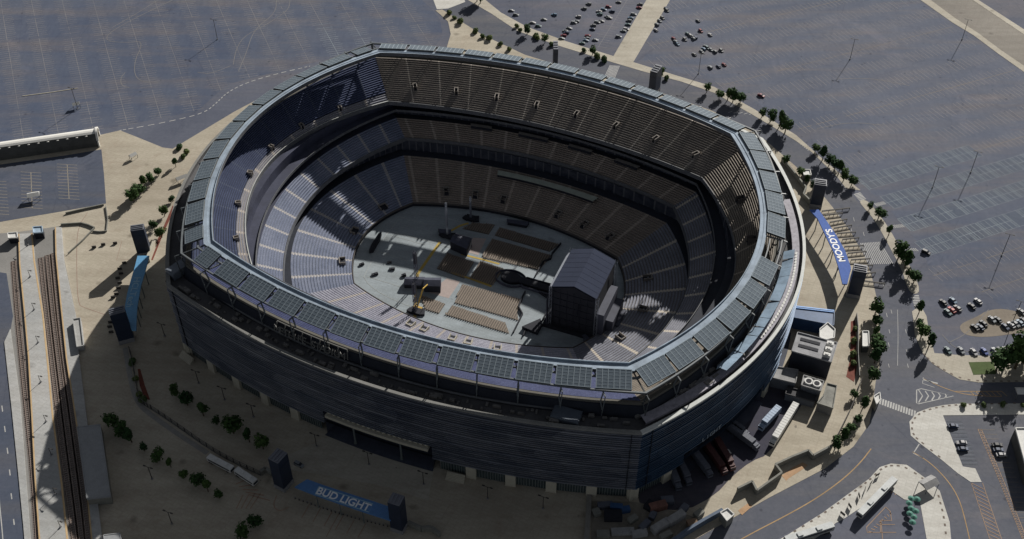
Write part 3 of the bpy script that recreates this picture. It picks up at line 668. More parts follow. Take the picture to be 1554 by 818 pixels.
# vomitories
def portal(sd_, t, pa, za, pb, zb, f, w_=2.6, ln=4.2, mt=m_tread):
    prm = lerp(pa, pb, f); x, y = cpt(prm, sd_, t); x2, y2 = cpt(lerp(pa, pb, min(1, f+.1)), sd_, t)
    z = za+(zb-za)*f; ang = math.atan2(y2-y, x2-x)
    sl_ = (zb-za)/max(1, math.hypot(cpt(pb, sd_, t)[0]-cpt(pa, sd_, t)[0], cpt(pb, sd_, t)[1]-cpt(pa, sd_, t)[1]))
    b = MB(); up = ln*sl_
    def bx(cx_, cy_, cz_, dx, dy, dz, mi):
        ca, sa = math.cos(ang), math.sin(ang); b.box((x+cx_*ca-cy_*sa, y+cx_*sa+cy_*ca, cz_), (dx, dy, dz), ang, mi)
    zt = z+up+1.1
    for s_ in (-1, 1): bx(ln/2, s_*(w_/2), (z+zt)/2, ln, 0.3, zt-z, 0)
    bx(ln-.1, 0, (z+zt)/2, 0.4, w_+.3, zt-z+.1, 0)
    bx(ln*.4, 0, z+0.45, ln*.8, w_-.35, 0.9, 1)
    bx(ln*.8, 0, (z+zt)/2-.3, 0.2, w_-.35, zt-z-.5, 1)
    b.build('entry_portal', [mt, m_black], ST)
for t in (-.86, -.62, -.38, -.14, .1, .34, .58, .82): portal('N', t, P4, 34, P5, 46, .3, 1.8, 3.6, m_tread)
for t in (-.7, -.35, 0, .35, .7): portal('E', t, P4, 34, P5, 46, .3, 2.4, 4, m_treadU)
for t in (-.7, -.4, -.1, .2, .5, .8): portal('Wst', t, P4, 34, P5, 46, .14, 1.6, 2.4, m_tread)
for t in (-.8, -.55, -.3, .2, .45, .7): portal('N', t, P0, 1.8, P1, 10, .2)
for t in (-.3, -.18, .06, .19, .42): portal('S', t, P0, 1.8, P1, 10, .16, 3.0, 3.6, m_cream)
for t in (-.5, 0, .5): portal('E', t, P0, 1.8, P1, 10, .3)
for t in (-.6, 0, .6): portal('Wst', t, P0, 1.8, P1, 10, .12, 4, 3)
# pale suites box above the north lower bowl
b = MB(); sweep(b, [(off(P1, -6.2), 9.2), (off(P1, -6.2), 10.6), (off(P1, -2.8), 10.9), (off(P1, -2.8), 9.9)], 'N', -.5, .3, 24, mis=[1, 0, 1]); b.build('press_box_row', [M('press roof', (0.33, 0.36, 0.31), .8), m_black], ST)
for (ta, tb) in ((-.62, -.46), (-.3, -.14), (.0, .2), (.38, .52)):
    b = MB(); sweep(b, [(off(P3, -1.8), 22.4), (off(P3, -1.8), 24.1), (P3, 24.3), (P3, 23)], 'N', ta, tb, 8, mis=[1, 0, 1]); b.build('camera_platform', [m_tread, m_black], ST)
for t0 in (0.05, 0.17, 0.29):
    b = MB(); sweep(b, [(off(P3, -.5), 23.2), (off(P3, -.5), 26.5), (off(P3, 2), 26.5)], 'E', t0, t0+.05, 4); b.build('suite_partition', m_olive, ST)
# roof ring
for sd_ in SIDES:
    b = MB()
    sweep(b, [(off(PR, -3.2), 53.9), (off(PR, -3.2), 55.9), (off(PR, -2.9), 55.9), (off(PR, -2.9), 55.1), (off(PR, -1.5), 55.1), (off(PR, -1.45), 55.35), (off(PR, -.1), 55.3), (off(PR, 0), 54.0), (off(PR, -3.2), 53.9)], sd_, mis=[1, 0, 0, 0, 0, 0, 1, 1])
    b.build('ring_walkway', [m_ring, m_ringdk], ST)
    b = MB()
    for o_, z_ in ((1.5, 54.3), (6.6, 53.5)):
        sweep(b, [(off(PR, o_), z_), (off(PR, o_+.5), z_), (off(PR, o_+.5), z_-.9), (off(PR, o_), z_-.9), (off(PR, o_), z_)], sd_)
    b.build('ring_girder', m_steel, ST)
# solar panels, one shared mesh
PW, PL, TILT = 8.3, 13.5, math.atan2(-2.2, 7.4)
b = MB(); b.box((0, 0, -.2), (PL, PW, .9), 0, 1); b.box((0, 0, 0.27), (PL-.1, PW-.1, 0.06), 0, 0)
for k in range(7): b.box((-PL/2+0.12+(PL-.24)*k/6, 0, 0.33), (0.34 if k in (0, 6) else 0.30, PW, 0.08), 0, 2)
for k in range(2): b.box((0, -PW/2+0.12+(PW-.24)*k, 0.34), (PL, 0.24, 0.08), 0, 2)
for k in range(1, 6): b.box((0, -PW/2+PW*k/6, 0.315), (PL, 0.3, 0.05), 0, 3)

pan = b.build('solar_panel', [m_solar, m_pside, m_frame, m_frame2], ST)
first = [True]
def panel_at(sd_, t):
    x, y = cpt(PR, sd_, t); xa, ya = cpt(PR, sd_, t-.01); xb, yb = cpt(PR, sd_, t+.01)
    ang = math.atan2(yb-ya, xb-xa)      # sides run counter-clockwise: outward is to the right
    nx, ny = math.sin(ang), -math.cos(ang)
    o = pan if first[0] else pan.copy()
    if not first[0]: COL.objects.link(o)
    first[0] = False
    o.parent = ST; o.location = (x+nx*3.75, y+ny*3.75, 54.6)
    o.rotation_euler = (-TILT, 0, ang) ; return o
def arct(sd_, prm, n):
    ts_ = [-1+2*i/400 for i in range(401)]; acc = [0]; 
    for i in range(1, 401):
        p, q = cpt(prm, sd_, ts_[i-1]), cpt(prm, sd_, ts_[i]); acc.append(acc[-1]+math.hypot(p[0]-q[0], p[1]-q[1]))
    L_ = acc[-1]; out = []
    for k in range(n):
        tgt = L_*k/(n-1) if n > 1 else L_/2; i = min(range(401), key=lambda j: abs(acc[j]-tgt)); out.append(ts_[i])
    return out, L_
MISSING = {('E', 6)}
for sd_ in SIDES:
    n = 13 if sd_ in 'SN' else 12
    ts_, L_ = arct(sd_, PR, 2*n+1)
    for k in range(n):
        if (sd_, k) in MISSING: continue
        o = panel_at(sd_, ts_[2*k+1])
        if (sd_, k) in (('Wst', 0), ('Wst', 11), ('S', 0)): o.scale.x = .62
        else: o.scale.x = 1.0
    for k in range(n+1):
        bs2 = MB()
        t = ts_[2*k]
        x0, y0 = cpt(PR, sd_, t); x1, y1 = cpt(off(PR, 7.4), sd_, t); x2, y2 = cpt(off(P6, .1), sd_, t); x3, y3 = cpt(off(PR, 9.0), sd_, t); x4, y4 = cpt(off(P6b, 1.2), sd_, t)
        bs2.beam((x0, y0, 54.2), (x3, y3, 52.4), .45, .5); bs2.beam((x1, y1, 52.6), (x2, y2, 45.5), .5, .5)
        bs2.beam((x3, y3, 52.4), (x4, y4, 40.5), .35, .35); bs2.beam((x2, y2, 46.8), (x4, y4, 44), .4, .4)
        bs2.build('ring_bracket', m_steel, ST)
# scaffold tangle at the near side (sign truss)
b = MB()
for k in range(9):
    t = -.47+.33*k/8; x, y = cpt(off(P6b, .8), 'S', t); x2, y2 = cpt(off(P6b, 2.0), 'S', t+.006)
    b.beam((x, y, 46.8), (x2, y2, 43.2+random.uniform(-.5, .8)), .35, .35)
    if k % 2: b.beam((x, y, 46.5), (x2, y2-1, 46), .25, .3)
for z_, o_ in ((47.2, .6), (43.6, 1.8)):
    for k in range(12):
        ta, tb = -.47+.33*k/12, -.47+.33*(k+1)/12; p, q = cpt(off(P6b, o_), 'S', ta), cpt(off(P6b, o_), 'S', tb)
        b.beam((p[0], p[1], z_), (q[0], q[1], z_), .4, .4)
b.build('sign_truss', m_scaf, ST)
SIGN = True
# facade
def arcs(side): return {'S': (-.235, .22), 'E': (-.985, -.52)}.get(side, None)
OPEN = {'S': [(-.235, .235, 15.5)], 'E': [(-.80, -.30, 13.0), (-.12, .16, 16)], 'N': [], 'Wst': []}
def segs(side, z):
    cuts = [(a, c) for a, c, zt in OPEN[side] if z < zt]; out = []; cur = -1
    for a, c in cuts: out.append((cur, a)); cur = c
    out.append((cur, 1)); return out
for sd_ in SIDES:
    b = MB(); z = 8.0; k = 0
    while z < 41.7:
        for (ta, tb) in segs(sd_, z):
            o_ = 0.12 if k % 5 else 0.3
            n = max(4, int(NSEG*(tb-ta)/2)); ww = 0.34 if k % 5 else 0.55
            sweep(b, [(off(P8, -.3), z+.06), (off(P8, o_), z), (off(P8, o_), z-ww), (off(P8, -.3), z-ww)], sd_, ta, tb, n)
        z += 1.22 if k % 5 != 4 else 1.5; k += 1
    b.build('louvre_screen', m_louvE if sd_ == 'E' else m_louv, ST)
    b = MB()
    zs = [7.6]+sorted({zt for _, _, zt in OPEN[sd_]})+[41.9]
    for i in range(len(zs)-1):
        for (ta, tb) in segs(sd_, zs[i]+.1):
            sweep(b, [(off(P8, -.5), zs[i]), (off(P8, -.5), zs[i+1])], sd_, ta, tb, max(4, int(NSEG*(tb-ta)/2)))
    # recess: soffit and back wall, ground floor wall
    sweep(b, [(off(P8, -.5), 7.6), (off(P8, -1.4), 7.6)], sd_)
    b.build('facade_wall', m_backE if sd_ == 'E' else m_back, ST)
    for a_, c_, zt in OPEN[sd_]:
        b = MB()
        sweep(b, [(off(P8, -.5), zt), (off(P8, -13), zt), (off(P8, -13), 0)], sd_, a_, c_, 20)
        sweep(b, [(off(P8, -13), .2), (off(P8, 1.2), .2)], sd_, a_, c_, 20)  # dark floor sheet, shade inside the opening put into its colour
        for te in (a_, c_):
            p, q = cpt(off(P8, -.4), sd_, te), cpt(off(P8, -13), sd_, te)
            b.add([(p[0], p[1], 0), (q[0], q[1], 0), (q[0], q[1], zt), (p[0], p[1], zt)], [(0, 1, 2, 3)])
        b.build('entrance_recess', m_recess, ST)
    b = MB()
    n = 12; ts_, L_ = arct(sd_, off(P8, -2), 13*5+1)
    def blocked(t): return any(a_-.02 < t < c_+.02 for a_, c_, _ in OPEN[sd_])
    for i in range(13*5):
        ta, tb = ts_[i], ts_[i+1]
        if blocked((ta+tb)/2):
            if b.v: b.build('storefront', [m_glassdk, m_mull], ST); b = MB()
            continue
        sweep(b, [(off(P8, -1.3), 0.1), (off(P8, -1.3), 7.6)], sd_, ta, tb, 2, mi=0)
        for j in range(3):
            tm = ta+(tb-ta)*j/3; x, y = cpt(off(P8, -1.15), sd_, tm); b.beam((x, y, .2), (x, y, 7.6), .22, .3, 1)
    if b.v: b.build('storefront', [m_glassdk, m_mull], ST)
    for i in range(14):
        t = ts_[i*5]
        if blocked(t): continue
        x, y = cpt(off(P8, -1.1), sd_, t); xb, yb = cpt(off(P8, -1.1), sd_, t+.01); an = math.atan2(yb-y, xb-x)
        b = MB(); b.box((x, y, 3.9), (4.2, 2.4, 7.8), an); b.box((x, y, .4), (4.4, 2.6, .6), an)
        b.build('pier', m_cream, ST)
for sd_, tt in (('S', (-.965, -.5, .5, .965)), ('E', (-.96, -.25, .3, .96)), ('Wst', (.965, .5, 0)), ('N', (.96, 0, -.96))):
    b = MB()
    for t in tt[:1]+tt[-1:]:
        x, y = cpt(off(P8, .25), sd_, t); b.beam((x, y, 7.7), (x, y, 41.6), .5, .25)
        b.build('facade_seam', m_seam, ST); b = MB()
# south entrance canopy beam with two columns, steps and corner entrances
b = MB()
for k in range(20):
    ta, tb = -.225+.445*k/20, -.225+.445*(k+1)/20
    p, q = cpt(off(P8, -.6), 'S', ta), cpt(off(P8, -.6), 'S', tb)
    b.beam((p[0], p[1], 12.6), (q[0], q[1], 12.6), 2.6, 1.5)
    m_ = ((p[0]+q[0])/2, (p[1]+q[1])/2); b.box((m_[0], m_[1]+.9, 13.6), (1.3, 1.5, .9))
b.build('entrance_canopy', m_cream, ST)
for t in (-.105, .1):
    x, y = cpt(off(P8, -.6), 'S', t); b = MB(); b.tube((x, y, 0.1), (x, y, 11.9), .4, n=10); b.tube((x, y, .1), (x, y, 1.0), .7, n=10); b.build('column', m_mull, ST)
for t in (-.97, .33):
    x, y = cpt(off(P8, .6), 'S', t); xb, yb = cpt(off(P8, .6), 'S', t+.01); an = math.atan2(yb-y, xb-x)
    b = MB()
    for k in range(6): b.box((x+math.sin(an)*(2.6-k*.45), y-math.cos(an)*(2.6-k*.45), .2+k*.2), (8-k*.1, .5, .4+k*.4), an)
    b.build('entrance_steps', m_cream, ST)
# deck clutter
def unit(side, t, o_, dx, dy, dz, mat=m_roofg):
    x, y = cpt(off(P7, -o_), side, t); xb, yb = cpt(off(P7, -o_), side, t+.01); an = math.atan2(yb-y, xb-x)
    b = MB(); b.box((x, y, 40.3+dz/2), (dx, dy, dz), an)
    b.box((x, y, 40.3+dz+.1), (dx*.8, dy*.8, .3), an); b.tube((x-dx*.2*math.cos(an), y-dx*.2*math.sin(an), 40.3+dz), (x-dx*.2*math.cos(an), y-dx*.2*math.sin(an), 40.9+dz), min(dx, dy)*.22, n=8)
    b.build('rooftop_unit', mat, ST)
m_clut = M('deck clutter', (0.17, 0.165, 0.16), .85, .45, .4)
for k in range(70):
    t = -.97+1.94*k/69+random.uniform(-.012, .012); q_ = random.random()**2
    unit('S', t, random.uniform(2, 6.5), 0.7+3.2*q_, 0.6+1.6*random.random(), .35+1.1*q_, m_clut)
for k in range(36):
    t = -.97+.5*k/35; q_ = random.random(); unit('E', t, random.uniform(3, 10), 0.8+3.5*q_, 1+2.5*random.random(), .6+1.6*q_*q_, m_clut)
x, y = cpt(off(P7, -4.6), 'S', .76); b = MB(); b.box((x, y, 41.6), (11, 6.2, 2.4), .04); b.box((x, y, 42.9), (10.2, 5.4, .2), .04); b.build('rooftop_housing', M('housing', (.1, .12, .15), .5), ST)
x, y = cpt(off(P7, -3.2), 'Wst', .93); b = MB(); b.box((x, y, 42.4), (5.5, 10, 3.6), -.3); b.box((x, y, 44.3), (5, 9.4, .2), -.3); b.build('rooftop_housing', M('housing2', (.13, .15, .18), .5), ST)
# ducts along the deck
for sd_ in ('S', 'Wst'):
    b = MB()
    for k in range(40):
        ta, tb = -1+2*k/40, -1+2*(k+1)/40; p, q = cpt(off(P7, -7.5), sd_, ta), cpt(off(P7, -7.5), sd_, tb); b.tube((p[0], p[1], 40.9), (q[0], q[1], 40.9), .55, n=6)
    b.build('duct', m_ringdk, ST)
# pale roofs and a drainage gutter on the east shoulder
m_pale = M('pale metal roof', (0.27, 0.36, 0.46), 0.35, 0.45, 0.12, s2=.5)
b = MB(); K_ = 14
for k in range(K_):
    ta, tb = -.62+.84*k/K_, -.62+.84*(k+.97)/K_; dz = random.uniform(-.5, .6)
    sweep(b, [(off(P6b, 2.2), 43.4+dz), (off(P6b, 6.5), 45.6+dz*.3), (off(P7, -5.2), 44.2+dz), (off(P7, -5.2), 42.6)], 'E', ta, tb, 2)
b.build('shoulder_roof', m_pale, ST)
b = MB(); sweep(b, [(off(P7, -4.6), 41.0), (off(P7, -4.6), 42.4), (off(P7, -1.6), 42.4), (off(P7, -1.6), 41)], 'E', -.97, .6, 40); b.build('gutter', M('gutter', (.3, .29, .33), .7, .4, .5, s2=1.2), ST)
b = MB()
for k in range(30):
    t = -.35+.6*k/30; x, y = cpt(off(P7, -3.0), 'E', t); b.box((x, y, 42.6), (.8, 1.6, .3), 0)
b.build('skylight_row', m_roofw, ST)
b = MB(); sweep(b, [(off(P7, -7), 41.2), (off(P7, -1.5), 41.6)], 'E', -.93, -.66, 12); b.build('shoulder_deck', M('deck painted sunlit', (.3, .3, .31), .7, .5, .4), ST)  # paler copy of the deck, sunlight put into its colour
# facade lettering on the east wall
def text_mesh(txt, size, name='lettering', extrude=0.04, bold=0.0):
    cu = bpy.data.curves.new('txt', 'FONT'); cu.body = txt; cu.size = size; cu.extrude = extrude; cu.offset = bold; cu.align_x = 'CENTER'; cu.align_y = 'CENTER'
    o = bpy.data.objects.new('txt', cu); COL.objects.link(o)
    dg = bpy.context.evaluated_depsgraph_get(); me = bpy.data.meshes.new_from_object(o.evaluated_get(dg))
    bpy.data.objects.remove(o); me.name = name
    o2 = bpy.data.objects.new(name, me); COL.objects.link(o2); return o2
for i, ch in enumerate('LIGHT'):
    t = -.715+.085*i/4; x, y = cpt(off(P8, .45), 'E', t); xb, yb = cpt(off(P8, .45), 'E', t+.01)
    o = text_mesh(ch, 3.4, 'facade_letter', bold=.06); o.data.materials.clear(); o.data.materials.append(m_letterfac); o.parent = ST
    o.location = (x, y, 15.2); o.rotation_euler = (math.pi/2, 0, math.atan2(yb-y, xb-x))
txt_ = 'METLIFE STADIUM'
for i, ch in enumerate(txt_):
    if ch == ' ': continue
    t = -.455+.30*i/(len(txt_)-1); x, y = cpt(off(P6b, 2.4), 'S', t); xb, yb = cpt(off(P6b, 2.4), 'S', t+.01)
    o = text_mesh(ch, 4.6, 'sign_letter', .18); o.data.materials.clear(); o.data.materials.append(m_scaf); o.parent = ST
    o.location = (x, y, 44.6); o.rotation_euler = (math.pi/2-.25, 0, math.atan2(yb-y, xb-x))
# field
fp = []
for sd_ in SIDES:
    for i in range(16): fp.append(cpt(off(P0, -.02), sd_, -1+2*i/16))
b = MB(); b.flat([(SW(*p).x, SW(*p).y) for p in fp], Z4); struct('field_floor', b, m_field)

# ================================================================== FIELD OBJECTS (stadium-local frame)
def lempty(name, x, y, z, rz, label, cat, group=None): 
    p = SW(x, y, z); return empty(name, p, PH+rz, label, cat, group)
SX = lempty('stage', 51, -8, Z4, 0, 'tall concert stage with gabled blue-grey roof at the end of the field', 'stage')
b = MB(); hw, hd, ze, zr = 10.6, 13.4, 25.5, 29.4
b.add([(-hw, -hd, ze), (0, -hd, zr), (0, hd, zr), (-hw, hd, ze), (hw, -hd, ze), (hw, hd, ze)], [(0, 1, 2, 3), (1, 4, 5, 2)])
b.add([(-hw, -hd, ze-.7), (0, -hd, zr-.7), (0, hd, zr-.7), (-hw, hd, ze-.7), (hw, -hd, ze-.7), (hw, hd, ze-.7)], [(3, 2, 1, 0), (2, 5, 4, 1)])
b.add([(-hw, -hd, ze), (-hw, -hd, ze-.7), (-hw, hd, ze-.7), (-hw, hd, ze), (hw, -hd, ze), (hw, -hd, ze-.7), (hw, hd, ze-.7), (hw, hd, ze)], [(0, 3, 2, 1), (4, 5, 6, 7)])
for k in range(9):
    yy = -hd+2*hd*k/8
    for s_ in (-1, 1): b.beam((s_*hw, yy, ze+.02), (0, yy, zr+.02), .1, .06)
b.build('stage_roof', m_stage, SX)
b = MB(); b.add([(-hw+.3, -hd+.3, 0), (hw-.3, -hd+.3, 0), (hw-.3, -hd+.3, ze-.4), (0, -hd+.3, zr-.9), (-hw+.3, -hd+.3, ze-.4)], [(0, 1, 2, 3, 4)])
b.add([(-hw+.3, hd-.3, 0), (hw-.3, hd-.3, 0), (hw-.3, hd-.3, ze-.4), (0, hd-.3, zr-.9), (-hw+.3, hd-.3, ze-.4)], [(4, 3, 2, 1, 0)])
b.add([(hw-.3, -hd+.3, 0), (hw-.3, hd-.3, 0), (hw-.3, hd-.3, ze-.4), (hw-.3, -hd+.3, ze-.4)], [(0, 1, 2, 3)])
b.build('side_curtain', m_black, SX)
for sx, sy in ((-1, -1), (-1, 1), (1, -1), (1, 1)):
    b = MB(); cx_, cy_ = sx*(hw+.3), sy*(hd-.2)
    for dx, dy in ((-.6, -.6), (.6, -.6), (.6, .6), (-.6, .6)): b.beam((cx_+dx, cy_+dy, 0), (cx_+dx, cy_+dy, ze), .16, .16)
    for k in range(14):
        z_ = k*ze/14; s2 = 1 if k % 2 else -1
        b.beam((cx_-.6*s2, cy_-.6, z_), (cx_+.6*s2, cy_-.6, z_+ze/14), .1, .1); b.beam((cx_-.6, cy_-.6*s2, z_), (cx_-.6, cy_+.6*s2, z_+ze/14), .1, .1)
    b.build('truss_tower', m_truss, SX)
b = MB()
for k in range(7):
    x0 = -hw+1+k*(2*hw-2)/6; b.beam((x0, -hd+.1, 0), (x0, -hd+.1, ze-.6), .18, .12)
for k in range(6): b.beam((-hw+.5, -hd+.1, 3+k*4), (hw-.5, -hd+.1, 3+k*4), .12, .14)
b.beam((2, -hd-.1, 12), (2.6, -hd-.1, 19), .6, .12)
b.build('scaffold_grid', m_wall, SX)
b = MB()
for k in range(7): b.tube((-hw-.9, -9+k*3, 23.4), (-hw-.9, -9+k*3, 21.6-.3*(k % 3)), .5, n=7)
b.box((-hw-.9, 0, 23.8), (.9, 24, .5)); b.build('lighting_rig', m_truss, SX)
for s_ in (-1, 1):
    b = MB()
    for k in range(9): b.box((-hw-1.6+.06*k*k*.5, s_*10.4, 20-k*1.05), (1.1, 1.6, .85), 0)
    b.build('speaker_array', m_black, SX)
b = MB(); b.box((-1.5, 0, 1.0), (25, 30, 2.0)); b.prism([(-14, -15), (-14, -21), (-22, -20), (-16, -12)], 0, 1.8); b.prism([(-14, 15), (-14, 24), (-20, 20), (-14, 11)], 0, 1.8); b.build('stage_deck', m_black, SX)
b = MB(); b.box((-hw-2.2, -hd+1, 9), (.5, 4.6, 14), .25); b.build('hanging_banner', m_stagew, SX)
b = MB(); b.box((hw-2, 0, 11), (.4, 20, 14)); b.build('video_wall', m_suite, SX)
b = MB()
for k, (x0, x1, z_) in enumerate(((hw, hw+3.5, 15), (hw+3.5, hw+7, 9), (hw+7, hw+9, 4))): b.box(((x0+x1)/2, -2+k*1.2, z_/2), (x1-x0, 20-k*4.5, z_))
b.build('backstage_block', m_stagew, SX)
for s_, h_ in ((1, 14), (-1, 10)):
    b = MB(); b.add([(-7, s_*(hd+1), 18), (-2, s_*(hd+1.0), 2), (-1, s_*(hd+6), 17+h_*.3), (-5, s_*(hd+6), 20), (3, s_*(hd+2.5), 1), (2.6, s_*(hd+1.6), 14)][:4], [(0, 1, 2, 3)]);
    b.tube((-2, s_*(hd+1), 0), (-1, s_*(hd+6), 17+h_*.3), .3); b.tube((-7, s_*(hd+1), 18), (-5, s_*(hd+6), 20), .3)
    if s_ == 1: b.build('wing_sail', m_stagew, SX)
b = MB()
for k in range(5): b.beam((6+k*1.2, -hd-1, 1.5), (10+k*2, -hd-11+k*1.5, .8), .5, .5)
b.beam((6, -hd-1, 2), (15, -hd-8, 1.4), 1.8, .3); b.build('loading_ramp', m_stagew, SX)
# runway
RW = lempty('stage_runway', 22, 0.5, Z4, 0, 'black raised runway ending in a round platform in front of the stage', 'runway')
b = MB(); b.beam((-6, 0, 1.0), (17.5, -.5, 1.0), 3.6, 1.7)
b.prism([(-10+5.2*math.cos(a), 3.4*math.sin(a)) for a in [2*math.pi*k/24 for k in range(24)]], 0, 1.9); b.build('runway_deck', m_black, RW)
b = MB(); ppts = [(-10+7.6*math.cos(a), 5.4*math.sin(a)) for a in [math.pi*(.15+1.7*k/20) for k in range(21)]]
b.wall([(17, 3.2), (-3, 3.2)]+ppts+[(-3, -3.4), (17, -3.9)], .35, 0, 1.4); b.build('barricade', m_stagew, RW)
# floor seating blocks (rows of folding chairs)
rowdir = None
blocks = [([(758, 345), (849, 371), (834, 382), (750.5, 357.4)], 'narrow block of folding chairs along the far side of the field floor'),
          ([(748, 362.4), (837, 387.6), (818, 410), (731.4, 391)], 'large brown block of folding chairs behind the runway on the far side'),
          ([(718, 338), (751.5, 340.7), (741.5, 355.8), (701, 347)], 'small block of chairs beside the far dark mast base'),
          ([(679.5, 384), (719.7, 397.6), (704.6, 422.8), (662.7, 407.7)], 'shaded block of chairs left of the runway tip, farther from it'),
          ([(729.7, 396), (765, 407.7), (748, 432.8), (713, 422.8)], 'shaded block of chairs touching the round runway tip'),
          ([(701, 431), (793, 454.6), (785, 473), (786.7, 486.4), (689.5, 459.6)], 'largest sunlit block of chairs on the near side of the runway'),
          ([(686, 463), (767, 489.8), (773, 506.5), (676, 478)], 'narrow sunlit block of chairs nearest the near stand'),
          ([(638, 447), (676, 461), (666, 476), (645, 470)], 'smallest sunlit block of chairs beside the near mast')]
rd = Vector((SW(0, 1)-SW(0, 0)).xy)         # chair rows run across the field
cdv = Vector((SW(1, 0)-SW(0, 0)).xy)
for pts, lab in blocks:
    P_ = W(pts, .3); cx_ = sum(p[0] for p in P_)/len(P_); cy_ = sum(p[1] for p in P_)/len(P_)
    b = MB(); b.prism(P_, Z4, Z4+.05, 1); c0 = Vector((cx_, cy_))
    for i in range(-40, 41):
        q = c0+cdv*i*1.15; run = []
        for j in range(-60, 61):
            r_ = q+rd*j*.5
            run.append(inpoly(r_.x, r_.y, P_))
        j = 0
        while j < len(run):
            if run[j]:
                k = j
                while k < len(run) and run[k]: k += 1
                a = q+rd*(j-60)*.5; c = q+rd*(k-1-60)*.5
                if (c-a).length > .6:
                    b.beam((a.x, a.y, .6), (c.x, c.y, .6), .5, .08, 0)
                    a2, c2 = a+cdv*-.25, c+cdv*-.25; b.beam((a2.x, a2.y, .85), (c2.x, c2.y, .85), .08, .5, 0)
                j = k
            else: j += 1
    o = b.build('floor_chairs', [m_chair, m_chairdk]); tag(o, lab, 'chairs', 'blocks of folding chairs on the field floor', 'stuff')
b = MB(); b.flat(W([(718, 361), (738, 362.5), (726, 387.6), (705, 382)]), Z4+.03); b.flat(W([(678, 422.8), (698, 427.8), (681, 453), (651, 444.5)]), Z4+.03); struct('floor_matting', b, m_pink)
b = MB()
for path, w_ in (([(668, 367.5), (650, 393), (634, 416), (630, 440), (631, 462), (629, 487)], 1.5), ([(711, 339), (698, 343), (684.5, 350.7)], 1.3), ([(686, 414), (716, 424), (746, 435)], 1.3), ([(699.6, 386), (728, 393), (758, 401)], 1.1)):
    b.strip(W(path), w_, Z4+.06)
struct('cable_ramp', b, m_ylw)
b = MB()
for path in ([(607, 329), (598, 342), (583, 361), (560, 405), (552, 421)], [(595, 352), (650, 367), (700, 381)], [(592, 357), (645, 372)], [(607, 329), (650, 342)], [(556, 420), (600, 433), (640, 447)], [(552, 421), (560, 433), (580, 447), (610, 461), (632, 468)], [(578, 383), (620, 397)], [(626, 325), (650, 326), (700, 337)]):
    b.strip(W(chaikin(path, 1, False)), .22, Z4+.05)
struct('field_line_marking', b, M('chalk line', (.36, .38, .37), .9))
def barricade(path, lab, h=1.3):
    o = MB().wall(W(path), .5, Z4, h).build('crowd_barrier', m_black); tag(o, lab, 'barrier')
barricade([(851, 371), (838, 386), (836, 394), (824, 399), (812, 421)], 'black crowd barrier beyond the runway beside the far chair block')
barricade([(797, 444), (790, 458), (787, 467), (793, 478), (779, 506)], 'black crowd barrier zigzagging down past the sunlit chair block')
barricade([(812, 441), (833, 455), (836, 462), (822, 490), (800, 496), (794, 511)], 'black crowd barrier curving in front of the stage on the near side')
# masts and tents
def mast(bx_, by_, h, lean, lab, wide=1.1):
    p = G(bx_, by_, Z4); e = empty('delay_tower', p, PH, lab, 'tower')
    b = MB()
    for dx, dy in ((-1, -1), (1, -1), (1, 1), (-1, 1)): b.beam((dx*wide/2, dy*wide/2, 0), (dx*wide/2+lean*.3, dy*wide/2, h), .22, .22)
    for k in range(int(h/1.2)):
        s_ = 1 if k % 2 else -1; z_ = k*1.2
        for dy in (-1, 1): b.beam((-s_*wide/2, dy*wide/2, z_), (s_*wide/2, dy*wide/2, z_+1.2), .14, .14)
    b.build('lattice_mast', m_truss if wide < .9 else m_stagew, e)
    b = MB(); b.box((0, 0, .8), (5.5, 3.6, 1.5)); b.box((2.6, .8, .5), (3, 4, 1.0), .4); b.box((-2.4, -.4, .6), (3, 2.4, 1.2), -.3); b.build('base_frame', m_black, e)
    b = MB(); b.box((.2*lean, 0, h*.78), (1.5, 1.4, h*.3)); 
    if wide > .9: b.build('speaker_array', m_black, e)
mast(631, 474, 20, .6, 'dark leaning delay tower nearest the near stand', 1.3)
mast(633, 430, 21, -.5, 'dark delay tower rising beside the near black tents', 1.2)
mast(679, 359, 22, .2, 'slim pale mast on the far side of the field beside a black tent', .6)
mast(714.6, 333, 15, .2, 'slim mast nearest the far stand', .6)
def tent(corner_px, h, lab):
    P_ = W(corner_px, h); cx_ = sum(p[0] for p in P_)/4; cy_ = sum(p[1] for p in P_)/4
    e = empty('mixing_tent', (cx_, cy_, Z4), 0, lab, 'tent'); q = [(p[0]-cx_, p[1]-cy_) for p in P_]
    b = MB(); b.prism(q, 0, h-.8); b.build('side_curtain', m_black, e)
    b = MB(); n = len(q); m0 = ((q[0][0]+q[3][0])/2, (q[0][1]+q[3][1])/2); m1 = ((q[1][0]+q[2][0])/2, (q[1][1]+q[2][1])/2)
    vs = [(p[0]*1.06, p[1]*1.06, h-.75) for p in q]+[(m0[0]*1.04, m0[1]*1.04, h+.5), (m1[0]*1.04, m1[1]*1.04, h+.5)]
    b.add(vs, [(0, 1, 5, 4), (4, 5, 2, 3), (0, 4, 3), (1, 2, 5)]); b.build('tent_roof', M('tent roof', (.045, .05, .075), .6, .4, .4), e)
tent([(616, 419), (644, 419), (644, 432), (613, 430)], 3.2, 'low dark tent at the foot of the near masts')
tent([(645, 420), (669, 420), (668, 433), (643, 432)], 5, 'black mixing tent right of the low dark tent')
tent([(692, 353), (716, 360), (708, 376), (683, 365)], 6, 'large black mixing tent on the far side of the field')
tent([(665, 346), (684, 347), (684, 354), (668, 352)], 2.5, 'low dark shelter at the foot of the slim far mast')
tent([(770, 331), (803, 335), (799, 341), (770, 336)], 2.5, 'dark low equipment shelter against the far stand')
